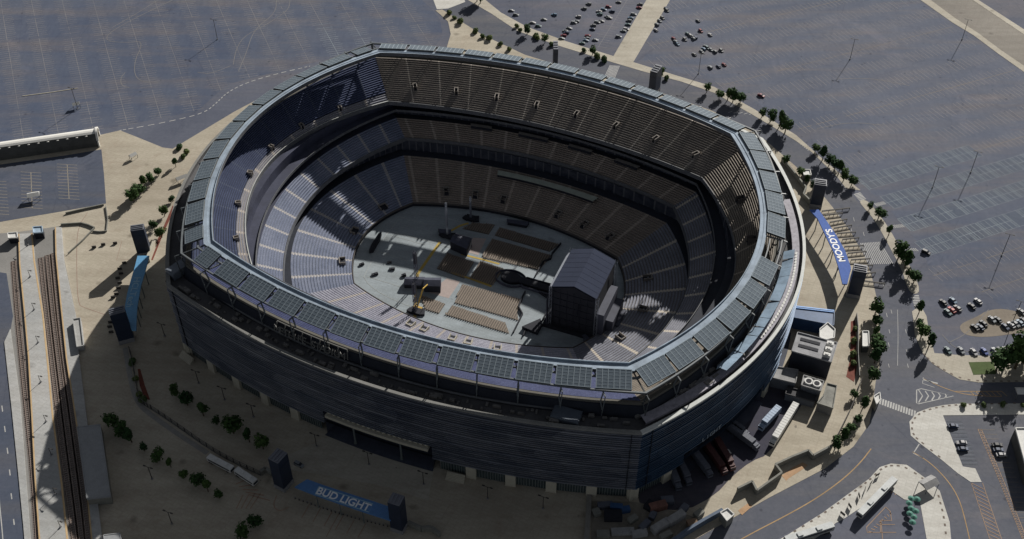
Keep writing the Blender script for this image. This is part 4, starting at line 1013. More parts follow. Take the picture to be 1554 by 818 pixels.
def cart(px, py, d, rz, lab):
    p = G(px, py, Z4); d = (d[0]*.7, d[1]*.7, d[2]*.6); e = empty('equipment_cart', p, rz, lab, 'cart'); b = MB(); b.box((0, 0, d[2]*.55), (d[0], d[1], d[2]*.7)); b.box((d[0]*.2, 0, d[2]), (d[0]*.5, d[1]*.8, d[2]*.3)); b.build('body', m_black, e)
    for sx in (-1, 1):
        for sy in (-1, 1): MB().tube((sx*d[0]*.35, sy*d[1]*.5, .35), (sx*d[0]*.35, sy*d[1]*.42, .35), .35, n=8).build('wheel', m_tire, e)
for px_, py_, d, rz, lab in ((569, 417, (4.5, 2, 1.4), .4, 'dark equipment cart nearest the left end stand'), (595, 409, (4, 2, 1.4), 0, 'dark flat cart on the shadow edge of the floor'), (591, 399, (3, 1.6, 1.2), .1, 'small dark cart left of the near tents, in shadow'), (549, 402, (3.5, 1.8, 1.5), .5, 'grey-blue cart by the left corner of the stand'), (613, 419, (3, 2, 2), .3, 'small dark cart beside the low dark tent')): cart(px_, py_, d, rz, lab)
e = empty('boom_crane', G(634, 470, Z4), PH, 'yellow boom crane folded beside the near leaning delay tower', 'crane')
m_cy = M('crane yellow', (.5, .33, .07), .6, .2)
b = MB(); b.box((0, 0, .9), (4.2, 2.2, 1.2)); b.box((-.8, 0, 1.9), (1.6, 1.8, 1.2)); b.build('chassis', m_cy, e)
b = MB(); b.beam((0, 0, 2.2), (.6, 5.5, 9.0), .5, .6); b.beam((.6, 5.5, 9.0), (0.2, 11, 6.5), .35, .45); b.build('boom', m_cy, e)
for sx in (-1.4, 1.4):
    for sy in (-1.1, 1.1): MB().tube((sx, sy-.15, .5), (sx, sy+.15, .5), .5, n=10).build('wheel', m_tire, e)
E_ = [(563, 372), (574, 355), (579, 352), (577, 360), (566, 379), (560, 380)]
b = MB(); b.prism(W(E_, 2.2), Z4, 2.4); b.prism(W([(564, 372), (573, 358), (576, 358), (566, 375)], 2.6), 2.4, 2.8); o = b.build('inflatable_ramp', m_black); tag(o, 'long rounded dark ramp at the left end of the field floor', 'ramp')

# ================================================================== GATES
def pylon(fl, fr, depth, h, lab, grp='dark navy gate pylons', mat=m_navy):
    a, c = G(*fl), G(*fr); d = (c-a); L_ = d.length; ang = math.atan2(d.y, d.x); mid = (a+c)/2
    e = empty('gate_pylon', (mid.x, mid.y, Z3), ang, lab, 'pylon', grp)
    b = MB(); b.box((0, depth/2, h/2+1), (L_, depth, h-2)); b.box((0, depth/2, h*.5), (L_*.92, depth+.16, h*.6)); b.build('shaft', mat, e)
    b = MB(); b.box((0, depth/2, 1.2), (L_*1.03, depth*1.08, 2.4)); b.build('plinth', m_pbase, e)
    b = MB(); b.box((0, depth/2, h+.15), (L_*1.0, depth*.99, .3))
    for k in range(3): b.box((0, depth*(.22+.28*k), h+.45), (L_*.9, .35, .5))
    b.build('louvred_top', m_navytop, e)
    return e
pylon((210, 391), (230, 388), 4.2, 17, 'dark pylon at the far end of the HCLTech canopy')
pylon((182, 524), (205, 518), 4.2, 19, 'dark pylon at the near end of the HCLTech canopy')
pylon((432, 748), (446, 732), 5.0, 19, 'dark blue-windowed pylon at the left end of the BUD LIGHT canopy')
pylon((611, 812), (619, 797), 5.0, 19, 'dark blue-windowed pylon at the right end of the BUD LIGHT canopy')
pylon((1228, 315), (1246, 317.5), 5, 15, "dark pylon at the far end of the MOODY'S canopy")
pylon((1284, 451), (1304, 454.5), 5, 17, "dark pylon at the near end of the MOODY'S canopy")
pylon((839, 113), (846, 113), 9, 17, 'far dark pylon behind the north rim, left one')
pylon((983, 146), (993, 149), 8, 17, 'far dark pylon behind the north rim, right one')
def canopy(name, left, right, z, mat, lab, thick=.6):
    Lw, Rw = W(left, z), W(right, z); cx_, cy_ = Lw[0]
    n = len(left); e = empty(name, (cx_, cy_, Z3), 0, lab, 'canopy')
    b = MB(); vs = []
    for k in range(n):
        for (x, y) in (Lw[k], Rw[k]): vs += [(x-cx_, y-cy_, z-Z3), (x-cx_, y-cy_, z-Z3-thick)]
    fs = []
    for k in range(n-1):
        a = 4*k; c = a+4; fs += [(a, c, c+2, a+2), (a+1, a+3, c+3, c+1), (a, a+1, c+1, c), (a+2, c+2, c+3, a+3)]
    fs += [(0, 2, 3, 1), (4*n-4, 4*n-3, 4*n-1, 4*n-2)]
    b.add(vs, fs); b.build('roof', mat, e)
    for k in range(1, n-1, 1):
        for Q in (Lw, Rw):
            x, y = Q[k]; MB().tube((x-cx_, y-cy_, 0), (x-cx_, y-cy_, z-Z3-thick), .25, n=8).build('post', m_mull, e)
    return e, (cx_, cy_)
def ctext(e, org, txt, p0, p1, z, size, mat, flip=1, bold=.05):
    a, c = G(*p0, z), G(*p1, z); d = c-a; ang = math.atan2(d.y, d.x); mid = (a+c)/2
    o = text_mesh(txt, size, bold=bold); o.data.materials.clear(); o.data.materials.append(mat)
    wd = max(v.co.x for v in o.data.vertices)-min(v.co.x for v in o.data.vertices); s_ = d.length/wd
    for v in o.data.vertices: v.co.x *= s_
    o.parent = e; o.location = (mid.x-org[0], mid.y-org[1], z-Z3+.06); o.rotation_euler = (0, 0, ang); return o
e, org = canopy('gate_canopy', [(208.7, 388), (205, 403), (199, 423), (193, 445), (190, 462), (189, 477), (200, 501)], [(226.5, 388), (220, 413), (214, 433), (211, 450), (208.6, 464), (207.5, 477), (206.7, 501)], 8, m_blue1, 'light blue curved gate canopy lettered HCLTech on the west plaza')
ctext(e, org, 'HCLTech', (208.5, 421), (195.5, 466), 8, 4.2, m_letterdim)
e, org = canopy('gate_canopy', [(447, 739), (480, 752), (515, 764), (550, 776), (593, 790)], [(466, 727), (492, 736.5), (527, 748), (560, 758.5), (595, 770)], 8, m_blue2, 'deep blue gate canopy lettered BUD LIGHT on the south plaza')
ctext(e, org, 'BUD LIGHT', (481, 744.5), (561, 771.5), 8, 4.6, m_letter, bold=.1)
b = MB(); rect = [(484, 738.5), (566, 765), (560, 777.5), (478, 750)]; q = [(p[0]-org[0], p[1]-org[1]) for p in W(rect, 8)]; b.strip(q+[q[0]], .38, 8-Z3+.08); b.build('border_line', m_letterdim, e)
e, org = canopy('gate_canopy', [(1228.5, 318), (1241, 332), (1253, 357.6), (1264.5, 380.7), (1272, 404), (1278.6, 430.8)], [(1242.6, 318), (1254, 334.5), (1269.6, 357.6), (1282.5, 380), (1291.4, 406), (1286, 431)], 8, m_blue3, "periwinkle blue gate canopy lettered MOODY'S on the east side")
ctext(e, org, "MOODY'S", (1279, 397), (1257.5, 348), 8, 4.6, m_letter, bold=.1)
# queue rails by the east gate
ends = [((1247, 323), (1289, 318)), ((1252, 329), (1278, 326)), ((1259, 340), (1285, 335)), ((1265, 349), (1292, 344)), ((1270, 357), (1298, 354.5)), ((1278, 366), (1303, 363)), ((1281, 377), (1310, 375)), ((1286, 387), (1314, 384)), ((1291, 397), (1320, 395)), ((1297, 406), (1324, 405)), ((1306, 418), (1328, 416)), ((1311, 429), (1342, 433))]
for i, (a, c) in enumerate(ends):
    A, C_ = G(*a, Z3), G(*c, Z3); e = empty('queue_rail', A, 0, f"{nth(i+1)} dark queue rail from the far end beside the MOODY'S canopy", 'queue rail', "queue rails beside the MOODY'S canopy")
    d = C_-A; b = MB(); b.beam((0, 0, 1.3), (d.x, d.y, 1.3), .55, .3); b.beam((0, 0, .7), (d.x, d.y, .7), .15, .15); b.build('rail', m_fence, e)
    for k in range(5): MB().beam((d.x*k/4, d.y*k/4, 0), (d.x*k/4, d.y*k/4, 1.25), .2, .2).build('post', m_fence, e)

# bollards, turnstiles and painted queue lines
proto_b = None
def bollard(px, py, lab, grp):
    global proto_b
    if proto_b is None:
        e = empty('bollard', (0, 0, 0)); MB().tube((0, 0, 0), (0, 0, 1.0), .2, n=8).build('post', m_black, e); MB().tube((0, 0, 1.0), (0, 0, 1.12), .26, n=8).build('cap', m_pbase, e); proto_b = e
    else: e = copy_tree(proto_b)
    e.location = G(px, py, Z3); tag(e, lab, 'bollard', grp)
for i in range(26):
    t = i/25; bollard(448+152*t, 757+45*t+3*math.sin(3.14*t), f'{nth(i+1)} bollard from the left along the outer side of the BUD LIGHT gate', 'bollards in front of the BUD LIGHT gate')
for i, (x, y) in enumerate([(189, 400), (182, 409), (184, 416), (179, 423), (182, 430), (180, 438), (177, 447), (172, 452), (168, 490), (167, 497), (169, 505), (143, 376), (157, 372), (175, 370)]):
    e = empty('turnstile', G(x, y, Z3), R(10), f'{nth(i+1)} small dark turnstile counted along the outer side of the HCLTech gate', 'turnstile', 'turnstiles outside the HCLTech gate')
    b = MB(); b.box((0, 0, .6), (2.0, .5, 1.2)); b.build('cabinet', m_fence, e); b = MB(); b.beam((0, 0, .9), (0, 1.0, .9), .12, .12); b.build('arm', m_steel, e)
b = MB()
for k in range(5): b.strip(W([(358+k*5, 735+k*4), (374+k*9, 728+k*8)]), .5, Z3+.04)
for k in range(4): b.strip(W([(396-k*9, 748+k*1), (380-k*7, 772)]), .4, Z3+.04)
for k in range(6): b.strip(W([(470+k*17, 765+k*6), (458+k*17, 786+k*6)]), .35, Z3+.04)
b.strip(W(chaikin([(420, 752), (414, 768), (424, 777), (438, 770)], 2, False)), .4, Z3+.04)
b.strip(W([(517, 775), (495, 815)]), .3, Z3+.04)
struct('paving_line', b, M('rust line plaza', (.33, .22, .16), .9))
b = MB(); b.flat(W([(392, 725), (440, 690), (500, 662), (560, 672), (660, 700), (650, 760), (590, 740), (500, 722), (430, 712)]), Z3+.02); struct('pale_paving', b, m_walk)

# ================================================================== BUILDINGS / WALLS
def block(name, roof_px, z, wall_m, roof_m, lab, cat, extras=None, para=.5):
    P_ = W(roof_px, z); cx_ = sum(p[0] for p in P_)/len(P_); cy_ = sum(p[1] for p in P_)/len(P_)
    e = empty(name, (cx_, cy_, Z3), 0, lab, cat); q = [(p[0]-cx_, p[1]-cy_) for p in P_]
    MB().prism(q, 0, z-Z3-.3).build('wall', wall_m, e)
    b = MB(); b.prism([(x*1.02, y*1.02) for x, y in q], z-Z3-.3, z-Z3); 
    for i in range(len(q)):
        p0, p1 = q[i], q[(i+1) % len(q)]; b.beam((p0[0], p0[1], z-Z3+para/2), (p1[0], p1[1], z-Z3+para/2), .35, para)
    b.build('roof', roof_m, e)
    if extras: extras(e, q, z-Z3)
    return e
def ex_mech(e, q, z):
    u = Vector(q[1])-Vector(q[0]); v = Vector(q[3])-Vector(q[0]); o = Vector(q[0])
    an = math.atan2(u.y, u.x)
    for k in (0.28, 0.62):
        c = o+u*.36+v*k; MB().box((c.x, c.y, z+.12), (u.length*.5, 1.7, .2), an).build('roof_slot', m_black, e)
    for k in (.2, .5, .8):
        c = o+u*.84+v*k; b = MB(); b.box((c.x, c.y, z+.8), (3, 1.8, 1.6), an); b.tube((c.x, c.y, z+1.6), (c.x, c.y, z+2), .7, n=10); b.build('vent_unit', m_roofw, e)
def ex_fans(e, q, z):
    u = Vector(q[1])-Vector(q[0]); v = Vector(q[3])-Vector(q[0]); o = Vector(q[0])
    for k in (.3, .7):
        c = o+u*k+v*.5; b = MB(); b.tube((c.x, c.y, z), (c.x, c.y, z+1), 1.9, n=14); b.build('fan_unit', m_roofw, e)
        MB().tube((c.x, c.y, z+1), (c.x, c.y, z+1.1), 1.2, n=12).build('fan_grille', m_black, e)
def ex_bluetrim(e, q, z):
    MB().beam((q[0][0], q[0][1], z+.2), (q[1][0], q[1][1], z+.2), 1.5, .4).build('roof_edge', m_bluetrim, e)
block('service_building', [(1205, 466), (1266, 473), (1265, 494), (1203, 482)], 7, m_bldgb, M('glass roof', (.07, .12, .22), .3, .3), 'long blue-edged glass roofed building on the east side of the stadium', 'building', ex_bluetrim)
block('service_building', [(1244, 500), (1256, 490), (1267, 500), (1266, 513), (1252, 516), (1244, 512)], 8, m_roofw, m_roofw, 'small white block beside the blue-edged building', 'building')
block('service_building', [(1210.5, 504.8), (1270.5, 520.6), (1261.5, 550), (1201.5, 533)], 11, m_bldgn, M('mech roof', (.28, .285, .3), .8, .45, .25, s2=1.2), 'tall dark service building with black roof slots and white vents', 'building', ex_mech)
block('service_building', [(1168, 555), (1211, 562), (1207, 582), (1166, 572)], 6, m_bldg, m_roofg, 'low grey-roofed building tucked against the stadium wall', 'building')
block('service_building', [(1219.6, 570), (1250, 579), (1245.6, 594), (1216, 585)], 7, m_bldg, m_roofg, 'low building with two round roof fans', 'building', ex_fans)
block('service_building', [(1255, 582), (1269.5, 586), (1264, 620), (1240, 612), (1250, 600)], 5, M('rough wall', (.2, .2, .2), .8, .4, .5), M('rough roof', (.22, .22, .2), .8, .5, .3), 'rough grey roofless compound at the end of the service buildings', 'building')
block('service_building', [(1195, 588), (1240, 598), (1236, 610), (1192, 598)], 4, m_bldg, M('dark roof', (.06, .06, .065), .8), 'low dark building behind the roof fans', 'building')
block('station_canopy', [(117, 648), (152, 644.5), (167.5, 753), (132, 757)], 5, m_wallst, M('platform roof', (.27, .28, .29), .7, .15), 'long flat grey roofed station shelter beside the tracks', 'station shelter', para=.15)
block('station_canopy', [(157, 812), (182, 809), (190, 850), (164, 852)], 5, m_wallst, M('platform roof2', (.27, .28, .29), .7, .15), 'grey flat roofed shelter at the bottom edge beside the tracks', 'station shelter', para=.15)
block('kiosk', [(111, 485), (122, 483), (127, 525), (117, 527)], 2.8, m_roofg, m_platform, 'narrow pale kiosk on the platform edge near the shadow line', 'kiosk')
block('kiosk', [(50, 345), (64, 344), (65, 353), (51, 354)], 4, m_black, M('kiosk roof', (.35, .45, .55), .5), 'small dark kiosk with pale blue roof at the head of the tracks', 'kiosk')
block('kiosk', [(12, 354), (26, 353), (27, 361), (13, 362)], 3.6, m_black, m_roofw, 'small dark kiosk with white roof left of the blue-roofed one', 'kiosk')
block('kiosk', [(1218, 258), (1229, 258), (1231, 266), (1220, 266)], 4, m_wallst, m_roofw, "small white-roofed kiosk by the kerb north of the MOODY'S gate", 'kiosk')
block('kiosk', [(1309, 503), (1318, 503), (1319, 526), (1309, 526)], 4, m_tubedk, m_roofw, "narrow white-roofed trailer office south of the MOODY'S gate", 'kiosk')
block('kiosk', [(1326, 602), (1335, 596), (1336, 606), (1330, 614)], 5, m_wallst, m_roofw, 'small pale kiosk at the end of the zebra crossing', 'kiosk')
block('kiosk', [(1093, 778), (1104, 772), (1114, 781), (1103, 791)], 5, m_wallst, m_roofw, 'small white-roofed guard hut at the end of the low south-east wall', 'guard hut')
e = block('striped_roof_building', [(1541, 650), (1640, 650), (1640, 720), (1560, 720)], 7, m_tubedk, m_roofw, 'white roofed building with dark side at the right edge', 'building')
# tube walkway
A, C_ = G(-60, 244.5), G(150, 214); d = (C_-A); L_ = d.length; ang = math.atan2(d.y, d.x)
e = empty('covered_walkway', (A.x, A.y, Z3), ang, 'long white-topped tubular covered walkway crossing the west edge', 'covered walkway')
b = MB(); n = 12
for k in range(n):
    a0, a1 = math.pi*k/n, math.pi*(k+1)/n
    q = [(5*math.cos(a), 7.6*math.sin(a)**.8 if math.sin(a) > 0 else 0) for a in (a0, a1)]
    b.add([(0, q[0][0], q[0][1]), (L_, q[0][0], q[0][1]), (L_, q[1][0], q[1][1]), (0, q[1][0], q[1][1])], [(0, 1, 2, 3)], 0 if a0 < math.pi*.66 else 1)
b.add([(L_, 5*math.cos(math.pi*k/n), 7.6*max(0, math.sin(math.pi*k/n))**.8) for k in range(n+1)], [tuple(range(n+1))], 1)
for k in range(int(L_/5)): b.box((k*5+2, 4.9*math.cos(math.pi*.72), 7.6*math.sin(math.pi*.72)**.8+.1), (1.2, .4, .35), 0, 0)
b.build('tube_shell', [m_tube, m_tubedk], e, smooth=True)
b = MB()
for a0 in [math.pi*k/12 for k in range(13)]:
    pass
pts = [(5.3*math.cos(math.pi*k/16), 8.0*max(0, math.sin(math.pi*k/16))**.8) for k in range(17)]
for k in range(16): b.beam((L_+.4, pts[k][0], pts[k][1]), (L_+.4, pts[k+1][0], pts[k+1][1]), 1.2, .7)
b.build('portal_frame', m_tube, e)
# walls and fences
def wallobj(name, path, w_, h, mat, lab, cat, z0=0):
    P_ = W(path); o = MB().wall(P_, w_, z0, h).build(name, mat); tag(o, lab, cat); return o
wallobj('site_wall', [(1118, 748), (1140, 737), (1147, 751), (1184.6, 724), (1175, 711.6), (1201, 699.5), (1225, 690), (1232, 698), (1260, 683)], .8, 3.4, m_wallst, 'stepped grey retaining wall beside the south-east loading yard', 'wall')
wallobj('perimeter_fence', [(1260, 683), (1272, 660), (1288, 628), (1300, 600), (1306, 580)], .3, 2.6, m_fence, 'dark fence curving up from the stepped wall along the east kerb', 'fence')
wallobj('perimeter_fence', [(1303, 575), (1301, 540), (1301, 500), (1299, 480)], .3, 2.4, m_scaf, 'pale fence beside the red planting bed on the east side', 'fence')
wallobj('site_wall', [(1018, 828), (1040, 812), (1068, 795), (1095, 780)], 1.2, 3.5, M('wall dark blue', (.1, .13, .18), .8), 'dark low wall running to the white-roofed guard hut', 'wall')
wallobj('site_wall', [(1186, 245), (1200, 262), (1222, 290), (1218, 300), (1230, 312)], .8, 3.0, m_wallst, "brown-grey wall between the stadium and the MOODY'S pylon", 'wall')
wallobj('site_wall', [(894, 745), (893, 780), (890, 818), (888, 860)], 2.0, 1.6, M('yard wall', (.22, .21, .19), .85), 'low wall separating the south plaza from the cluttered yard', 'wall')
wallobj('low_wall', [(100, 325), (130, 318), (158, 312)], .5, 1.2, m_wallst, 'low wall along the bottom of the small west car park', 'wall')
wallobj('low_wall', [(93, 342), (108, 341), (124, 340), (135, 343), (144, 347)], .5, 1.2, m_wallst, 'low curved wall at the head of the railway tracks', 'wall')
wallobj('low_wall', [(144, 347), (125, 367), (104, 386)], .4, 1.1, m_wallst, 'thin low wall running diagonally towards the tracks', 'wall')
wallobj('low_wall', [(141, 352), (152, 353), (162, 352), (164, 334), (161, 314)], .35, 1.0, m_wallst, 'small hooked low wall near the corner of the west car park', 'wall')
wallobj('low_wall', [(226, 398), (232, 382), (236, 372)], 1.4, 3.4, m_cream, 'short pale wall right of the far HCLTech pylon', 'wall')
def fence(path, h, lab, step=3.2):
    P_ = W(chaikin(path, 1, False)); e = empty('perimeter_fence', (P_[0][0], P_[0][1], Z3), 0, lab, 'fence'); ox, oy = P_[0]
    q = [(x-ox, y-oy) for x, y in P_]
    b = MB(); b.wall(q, .14, h-.2, h); b.wall(q, .12, h*.5-.08, h*.5+.08); b.wall(q, .4, 0, .35)
    for i in range(len(q)-1):
        a, c = Vector(q[i]), Vector(q[i+1]); n = max(1, int((c-a).length/.7))
        for k in range(n): p = a+(c-a)*k/n; b.beam((p.x, p.y, 0), (p.x, p.y, h), .1, .1)
    b.build('rails', m_scaf, e)
    b = MB()
    for i in range(len(q)-1):
        a, c = Vector(q[i]), Vector(q[i+1]); n = max(1, int((c-a).length/step))
        for k in range(n): p = a+(c-a)*k/n; b.beam((p.x, p.y, 0), (p.x, p.y, h+.1), .28, .28)
    b.build('posts', m_fence, e)
fence([(214, 611), (222, 617), (233, 623), (270, 648), (315, 680), (355, 703), (396.5, 722)], 3.0, 'long railing fence curving across the south plaza towards the BUD LIGHT gate')
fence([(197, 532), (203, 560), (208, 590), (214, 611)], 2.6, 'railing fence beside the red planting bed on the west plaza')
b = MB(); b.strip(W(chaikin([(190, 528), (198, 575), (208, 612), (232, 632), (270, 659), (315, 688)], 2, False)), 2.2, Z3+.03); struct('paving_band', b, M('dark paving', (.28, .27, .25), .9, .2, .2))
wallobj('site_wall', [(620, 797), (640, 806), (655, 805), (668, 815)], 1.2, 2.8, m_wallst, 'low rough wall right of the BUD LIGHT gate', 'wall')
wallobj('site_wall', [(396, 721), (404, 715), (414, 722)], 1.4, 2.6, m_wallst, 'short wall at the end of the railing fence by the left BUD LIGHT pylon', 'wall')

# ================================================================== VEHICLES
paint = {'white': (.36, .36, .37), 'silver': (.2, .22, .24), 'grey': (.16, .17, .18), 'black': (.02, .02, .025), 'dark blue': (.03, .05, .1), 'blue': (.04, .08, .28), 'steel blue': (.1, .17, .25), 'red': (.35, .035, .03), 'maroon': (.16, .02, .035), 'teal grey': (.11, .17, .18)}
PM = {}
for k, c in paint.items():
    m_ = M('paint '+k, c, .5, .05, 1); PM[k] = m_
def car_body(b, mi=0):
    secs = [(-2.25, .85, .45, .72), (-2.1, .9, .35, .95), (-.9, .92, .3, 1.0), (.9, .92, .3, 1.0), (2.0, .88, .35, .82), (2.25, .75, .45, .68)]
    vs = []
    for x, hw_, z0, z1 in secs: vs += [(x, -hw_, z0), (x, hw_, z0), (x, hw_, z1*.8), (x, hw_*.88, z1), (x, -hw_*.88, z1), (x, -hw_, z1*.8)]
    fs = []
    for k in range(len(secs)-1):
        for j in range(6): fs.append((6*k+j, 6*k+(j+1) % 6, 6*k+6+(j+1) % 6, 6*k+6+j))
    fs += [tuple(range(6))[::-1], tuple(range(6*len(secs)-6, 6*len(secs)))]
    b.add(vs, fs, mi)
def car_cabin(b, mi_g=0, mi_r=1, kind=0):
    x0, x1, x2, x3 = ((-1.75, -1.1, .35, 1.1), (-2.1, -1.9, .4, 1.2))[kind]; zt = (1.42, 1.7)[kind]
    vs = [(x0, -.78, .98), (x3, -.78, .98), (x3, .78, .98), (x0, .78, .98), (x1, -.64, zt), (x2, -.64, zt), (x2, .64, zt), (x1, .64, zt)]
    b.add(vs, [(0, 1, 5, 4), (1, 2, 6, 5), (2, 3, 7, 6), (3, 0, 4, 7)], mi_g); b.add([(v[0]*1.0, v[1]*1.02, v[2]+.01) for v in vs[4:]], [(0, 1, 2, 3)], mi_r)
protos = {}
def car(color, px, ang, lab, group, parts=True, kind=0, z=0.0):
    key = (color, parts, kind); p = G(px[0], px[1], z)
    if key not in protos:
        if parts:
            e = empty('parked_car', p); b = MB(); car_body(b); b.build('body', PM[color], e)
            b = MB(); car_cabin(b, 0, 1, kind); b.build('cabin', [m_carglass, PM[color]], e)
            for sx in (-1.4, 1.4):
                for sy in (-.85, .85): MB().tube((sx, sy-.1, .34), (sx, sy+.1, .34), .34, n=10).build('wheel', m_tire, e)
            b = MB()
            for sy in (-.6, .6): b.box((2.22, sy, .62), (.08, .35, .14))
            b.build('headlights', m_roofw, e)
        else:
            b = MB(); car_body(b, 0); car_cabin(b, 1, 0, kind)
            for sx in (-1.4, 1.4): b.box((sx, 0, .34), (.6, 1.86, .6), 0, 2)
            e = b.build('parked_car', [PM[color], m_carglass, m_tire])
        protos[key] = e
    else: e = copy_tree(protos[key])
    e.location = p; e.rotation_euler = (0, 0, ang); tag(e, lab, 'car', group); return e
sa = math.atan2(-.89, .46)
dl = [((1431, 460), 'black'), ((1446, 457.5), 'steel blue'), ((1453, 469), 'grey'), ((1444, 471.5), 'red'), ((1438, 475), 'teal grey'), ((1474, 465.5), 'black'), ((1484, 458.5), 'white'), ((1479, 498), 'black'), ((1487, 497.5), 'dark blue'), ((1492, 492), 'black'), ((1505, 486), 'silver'), ((1513.5, 486), 'black'), ((1525, 497), 'dark blue'), ((1534, 494.5), 'white'), ((1541, 493), 'grey'), ((1547.5, 491), 'steel blue'), ((1553, 488), 'black'), ((1549, 474), 'grey')]
for i, (p, c) in enumerate(dl): car(c, p, sa+random.choice((0, math.pi)), f'{c} car, {nth(i+1)} from the left in the scattered east lot cars', 'cars scattered in the east lot')
dl = [((1438, 533), 'teal grey'), ((1458, 533), 'silver'), ((1477.5, 535.5), 'white'), ((1493.5, 534.5), 'blue'), ((1509, 534), 'silver'), ((1517, 533.5), 'grey'), ((1526, 532.5), 'white'), ((1535.5, 532), 'maroon'), ((1544, 531), 'red')]
for i, (p, c) in enumerate(dl): car(c, p, R(100+180*(i % 2)) if i > 3 else R(-72), f'{c} car, {nth(i+1)} from the left in the row above the lawn', 'cars in the row above the lawn')
for i, (p, c) in enumerate([((1446, 647.5), 'dark blue'), ((1458.5, 673), 'white'), ((1461, 682.5), 'dark blue')]): car(c, p, R(180 if i == 1 else 0), f'{c} car, {nth(i+1)} from the top in the short left row of the south-east lot', 'cars in the left row of the south-east lot', z=Z2)
for i, (p, c) in enumerate([((1513, 676.5), 'black'), ((1514.5, 684), 'dark blue'), ((1519, 691.5), 'white')]): car(c, p, R(0), f'{c} car, {nth(i+1)} from the top in the right row of the south-east lot', 'cars in the right row of the south-east lot', z=Z2)
# far lots
tm = [(410, 55), (435, 78), (525, 120), (555, 138), (585, 103), (640, 78), (800, 45), (825, 20), (770, 88), (745, 120), (700, 165), (690, 190), (930, 35), (905, 50), (885, 75), (935, 95), (870, 118), (850, 135), (845, 155), (820, 190), (810, 215), (790, 230), (815, 205), (860, 213), (985, 10), (1100, 22), (1095, 40), (1065, 75), (1050, 95), (1040, 110), (1035, 130), (1025, 155), (1010, 165), (985, 195), (925, 88), (893, 112), (880, 60), (760, 112), (720, 150), (705, 175), (680, 205), (950, 60)]
tr = [(1245, 55), (1240, 45), (1220, 95), (1205, 110), (1190, 130), (1185, 160), (1280, 205), (1300, 235), (1355, 180), (1380, 195), (1385, 205), (1340, 210), (1425, 165), (1475, 185), (1410, 110), (1460, 255), (1480, 265), (1500, 275), (1535, 270), (1430, 275), (1390, 290), (1475, 360), (1520, 355), (1550, 345), (1290, 222), (1365, 187), (1395, 200), (1440, 262), (1450, 248)]
cols = ['silver', 'grey', 'steel blue', 'white', 'grey', 'maroon', 'grey', 'silver', 'dark blue', 'silver', 'teal grey']
tm.sort(); tr.sort()
for i, p in enumerate(tm):
    c = cols[(i*7) % 11]; far = car(c, (660+p[0]/3.532, p[1]/3.532+1), math.atan2(-.3, .95)+R(random.choice((0, 180))), f'tiny {c} car, {nth(i+1)} from the left in the lot left of the avenue', 'cars in the far lot left of the avenue', False, i % 2); far.scale = (.84, .84, .75)
for i, p in enumerate(tr):
    c = cols[(i*4+3) % 11]; far = car(c, (660+p[0]/3.532, p[1]/3.532+1), sa+R(random.choice((0, 180))), f'tiny {c} car, {nth(i+1)} from the left in the lot right of the avenue', 'cars in the far lot right of the avenue', False, i % 2); far.scale = (.84, .84, .75)
car('black', (1405, 384), R(-38), 'black van parked alone at the corner of the pale-marked rows', None, True, 1)
car('maroon', (1155, 146), R(-38), 'lone dark red car in the east lot near the kerb', None, True, 0)
# trucks and buses
def bus(p0, p1, lab, body_m, h=3.4, w_=2.7, name='coach_bus', cat='bus', cab=True, roofm=None, z=Z3):
    a, c = G(*p0, z), G(*p1, z); d = c-a; L_ = d.length; ang = math.atan2(d.y, d.x); m_ = (a+c)/2
    e = empty(name, m_, ang, lab, cat)
    bl = L_-(2.6 if cab and cat != 'bus' else 0)
    x0 = -L_/2; b = MB(); b.box((x0+bl/2, 0, .9+(h-.9)/2), (bl, w_, h-.9)); b.build('body', body_m, e)
    b = MB(); b.box((x0+bl/2, 0, h+.05), (bl*.995, w_*.97, .12)); 
    if cat == 'bus':
        b.box((x0+bl*.3, 0, h+.3), (2.2, 1.6, .4)); b.box((x0+bl*.7, 0, h+.3), (2.2, 1.6, .4))
    else:
        for k in range(int(bl/1.5)): b.box((x0+.7+k*1.5, 0, h+.13), (.12, w_*.95, .06))
    b.build('roof', roofm or m_roofw, e)
    if cat == 'bus':
        b = MB()
        for s_ in (-1, 1): b.box((0, s_*w_/2, h*.68), (L_*.9, .06, .9))
        b.box((L_/2, 0, h*.62), (.06, w_*.9, 1.3)); b.build('window_band', m_carglass, e)
    elif cab:
        b = MB(); b.box((L_/2-1.1, 0, 1.6), (2.2, w_*.9, 2.2)); b.box((L_/2-1.5, 0, 2.85), (1.3, w_*.85, .5)); b.build('cab', m_roofw if body_m is m_roofw else body_m, e)
        b = MB(); b.box((L_/2-.35, 0, 2.1), (.8, w_*.84, .9)); b.build('windscreen', m_carglass, e)
    for sx in ([-L_*.32, -L_*.4, L_*.34] if L_ > 8 else [-L_*.3, L_*.3]):
        for s_ in (-1, 1): MB().tube((sx, s_*(w_/2-.25), .5), (sx, s_*(w_/2+.02), .5), .5, n=10).build('wheel', m_tire, e)
    return e
m_redp = M('truck red', (.075, .03, .03), .5); m_dkp = M('truck dark', (.1, .11, .14), .6, .3); m_bluep = M('truck blue grey', (.3, .38, .5), .5, .2)
bus((1355, 733), (1302, 787), 'long pale bus parked along the kerb at lower right', m_platform, 3.6, roofm=M('bus roof', (.5, .52, .52), .6))
bus((1262, 803), (1190, 826), 'pale bus at the bottom edge below the kerb', m_platform, 3.6, roofm=M('bus roof2', (.5, .52, .52), .6), z=Z1)
bus((318, 698), (354, 717), 'long white bus behind another beside the plaza railing', m_roofw, 3.0, 2.5)
bus((360, 718), (389, 737), 'shorter white bus in front, nearest the BUD LIGHT gate', m_roofw, 3.2, 2.6)
bus((1206, 620), (1170, 678), 'long white trailer with red rear parked in the loading yard', m_roofw, 4, name='semi_trailer', cat='trailer')
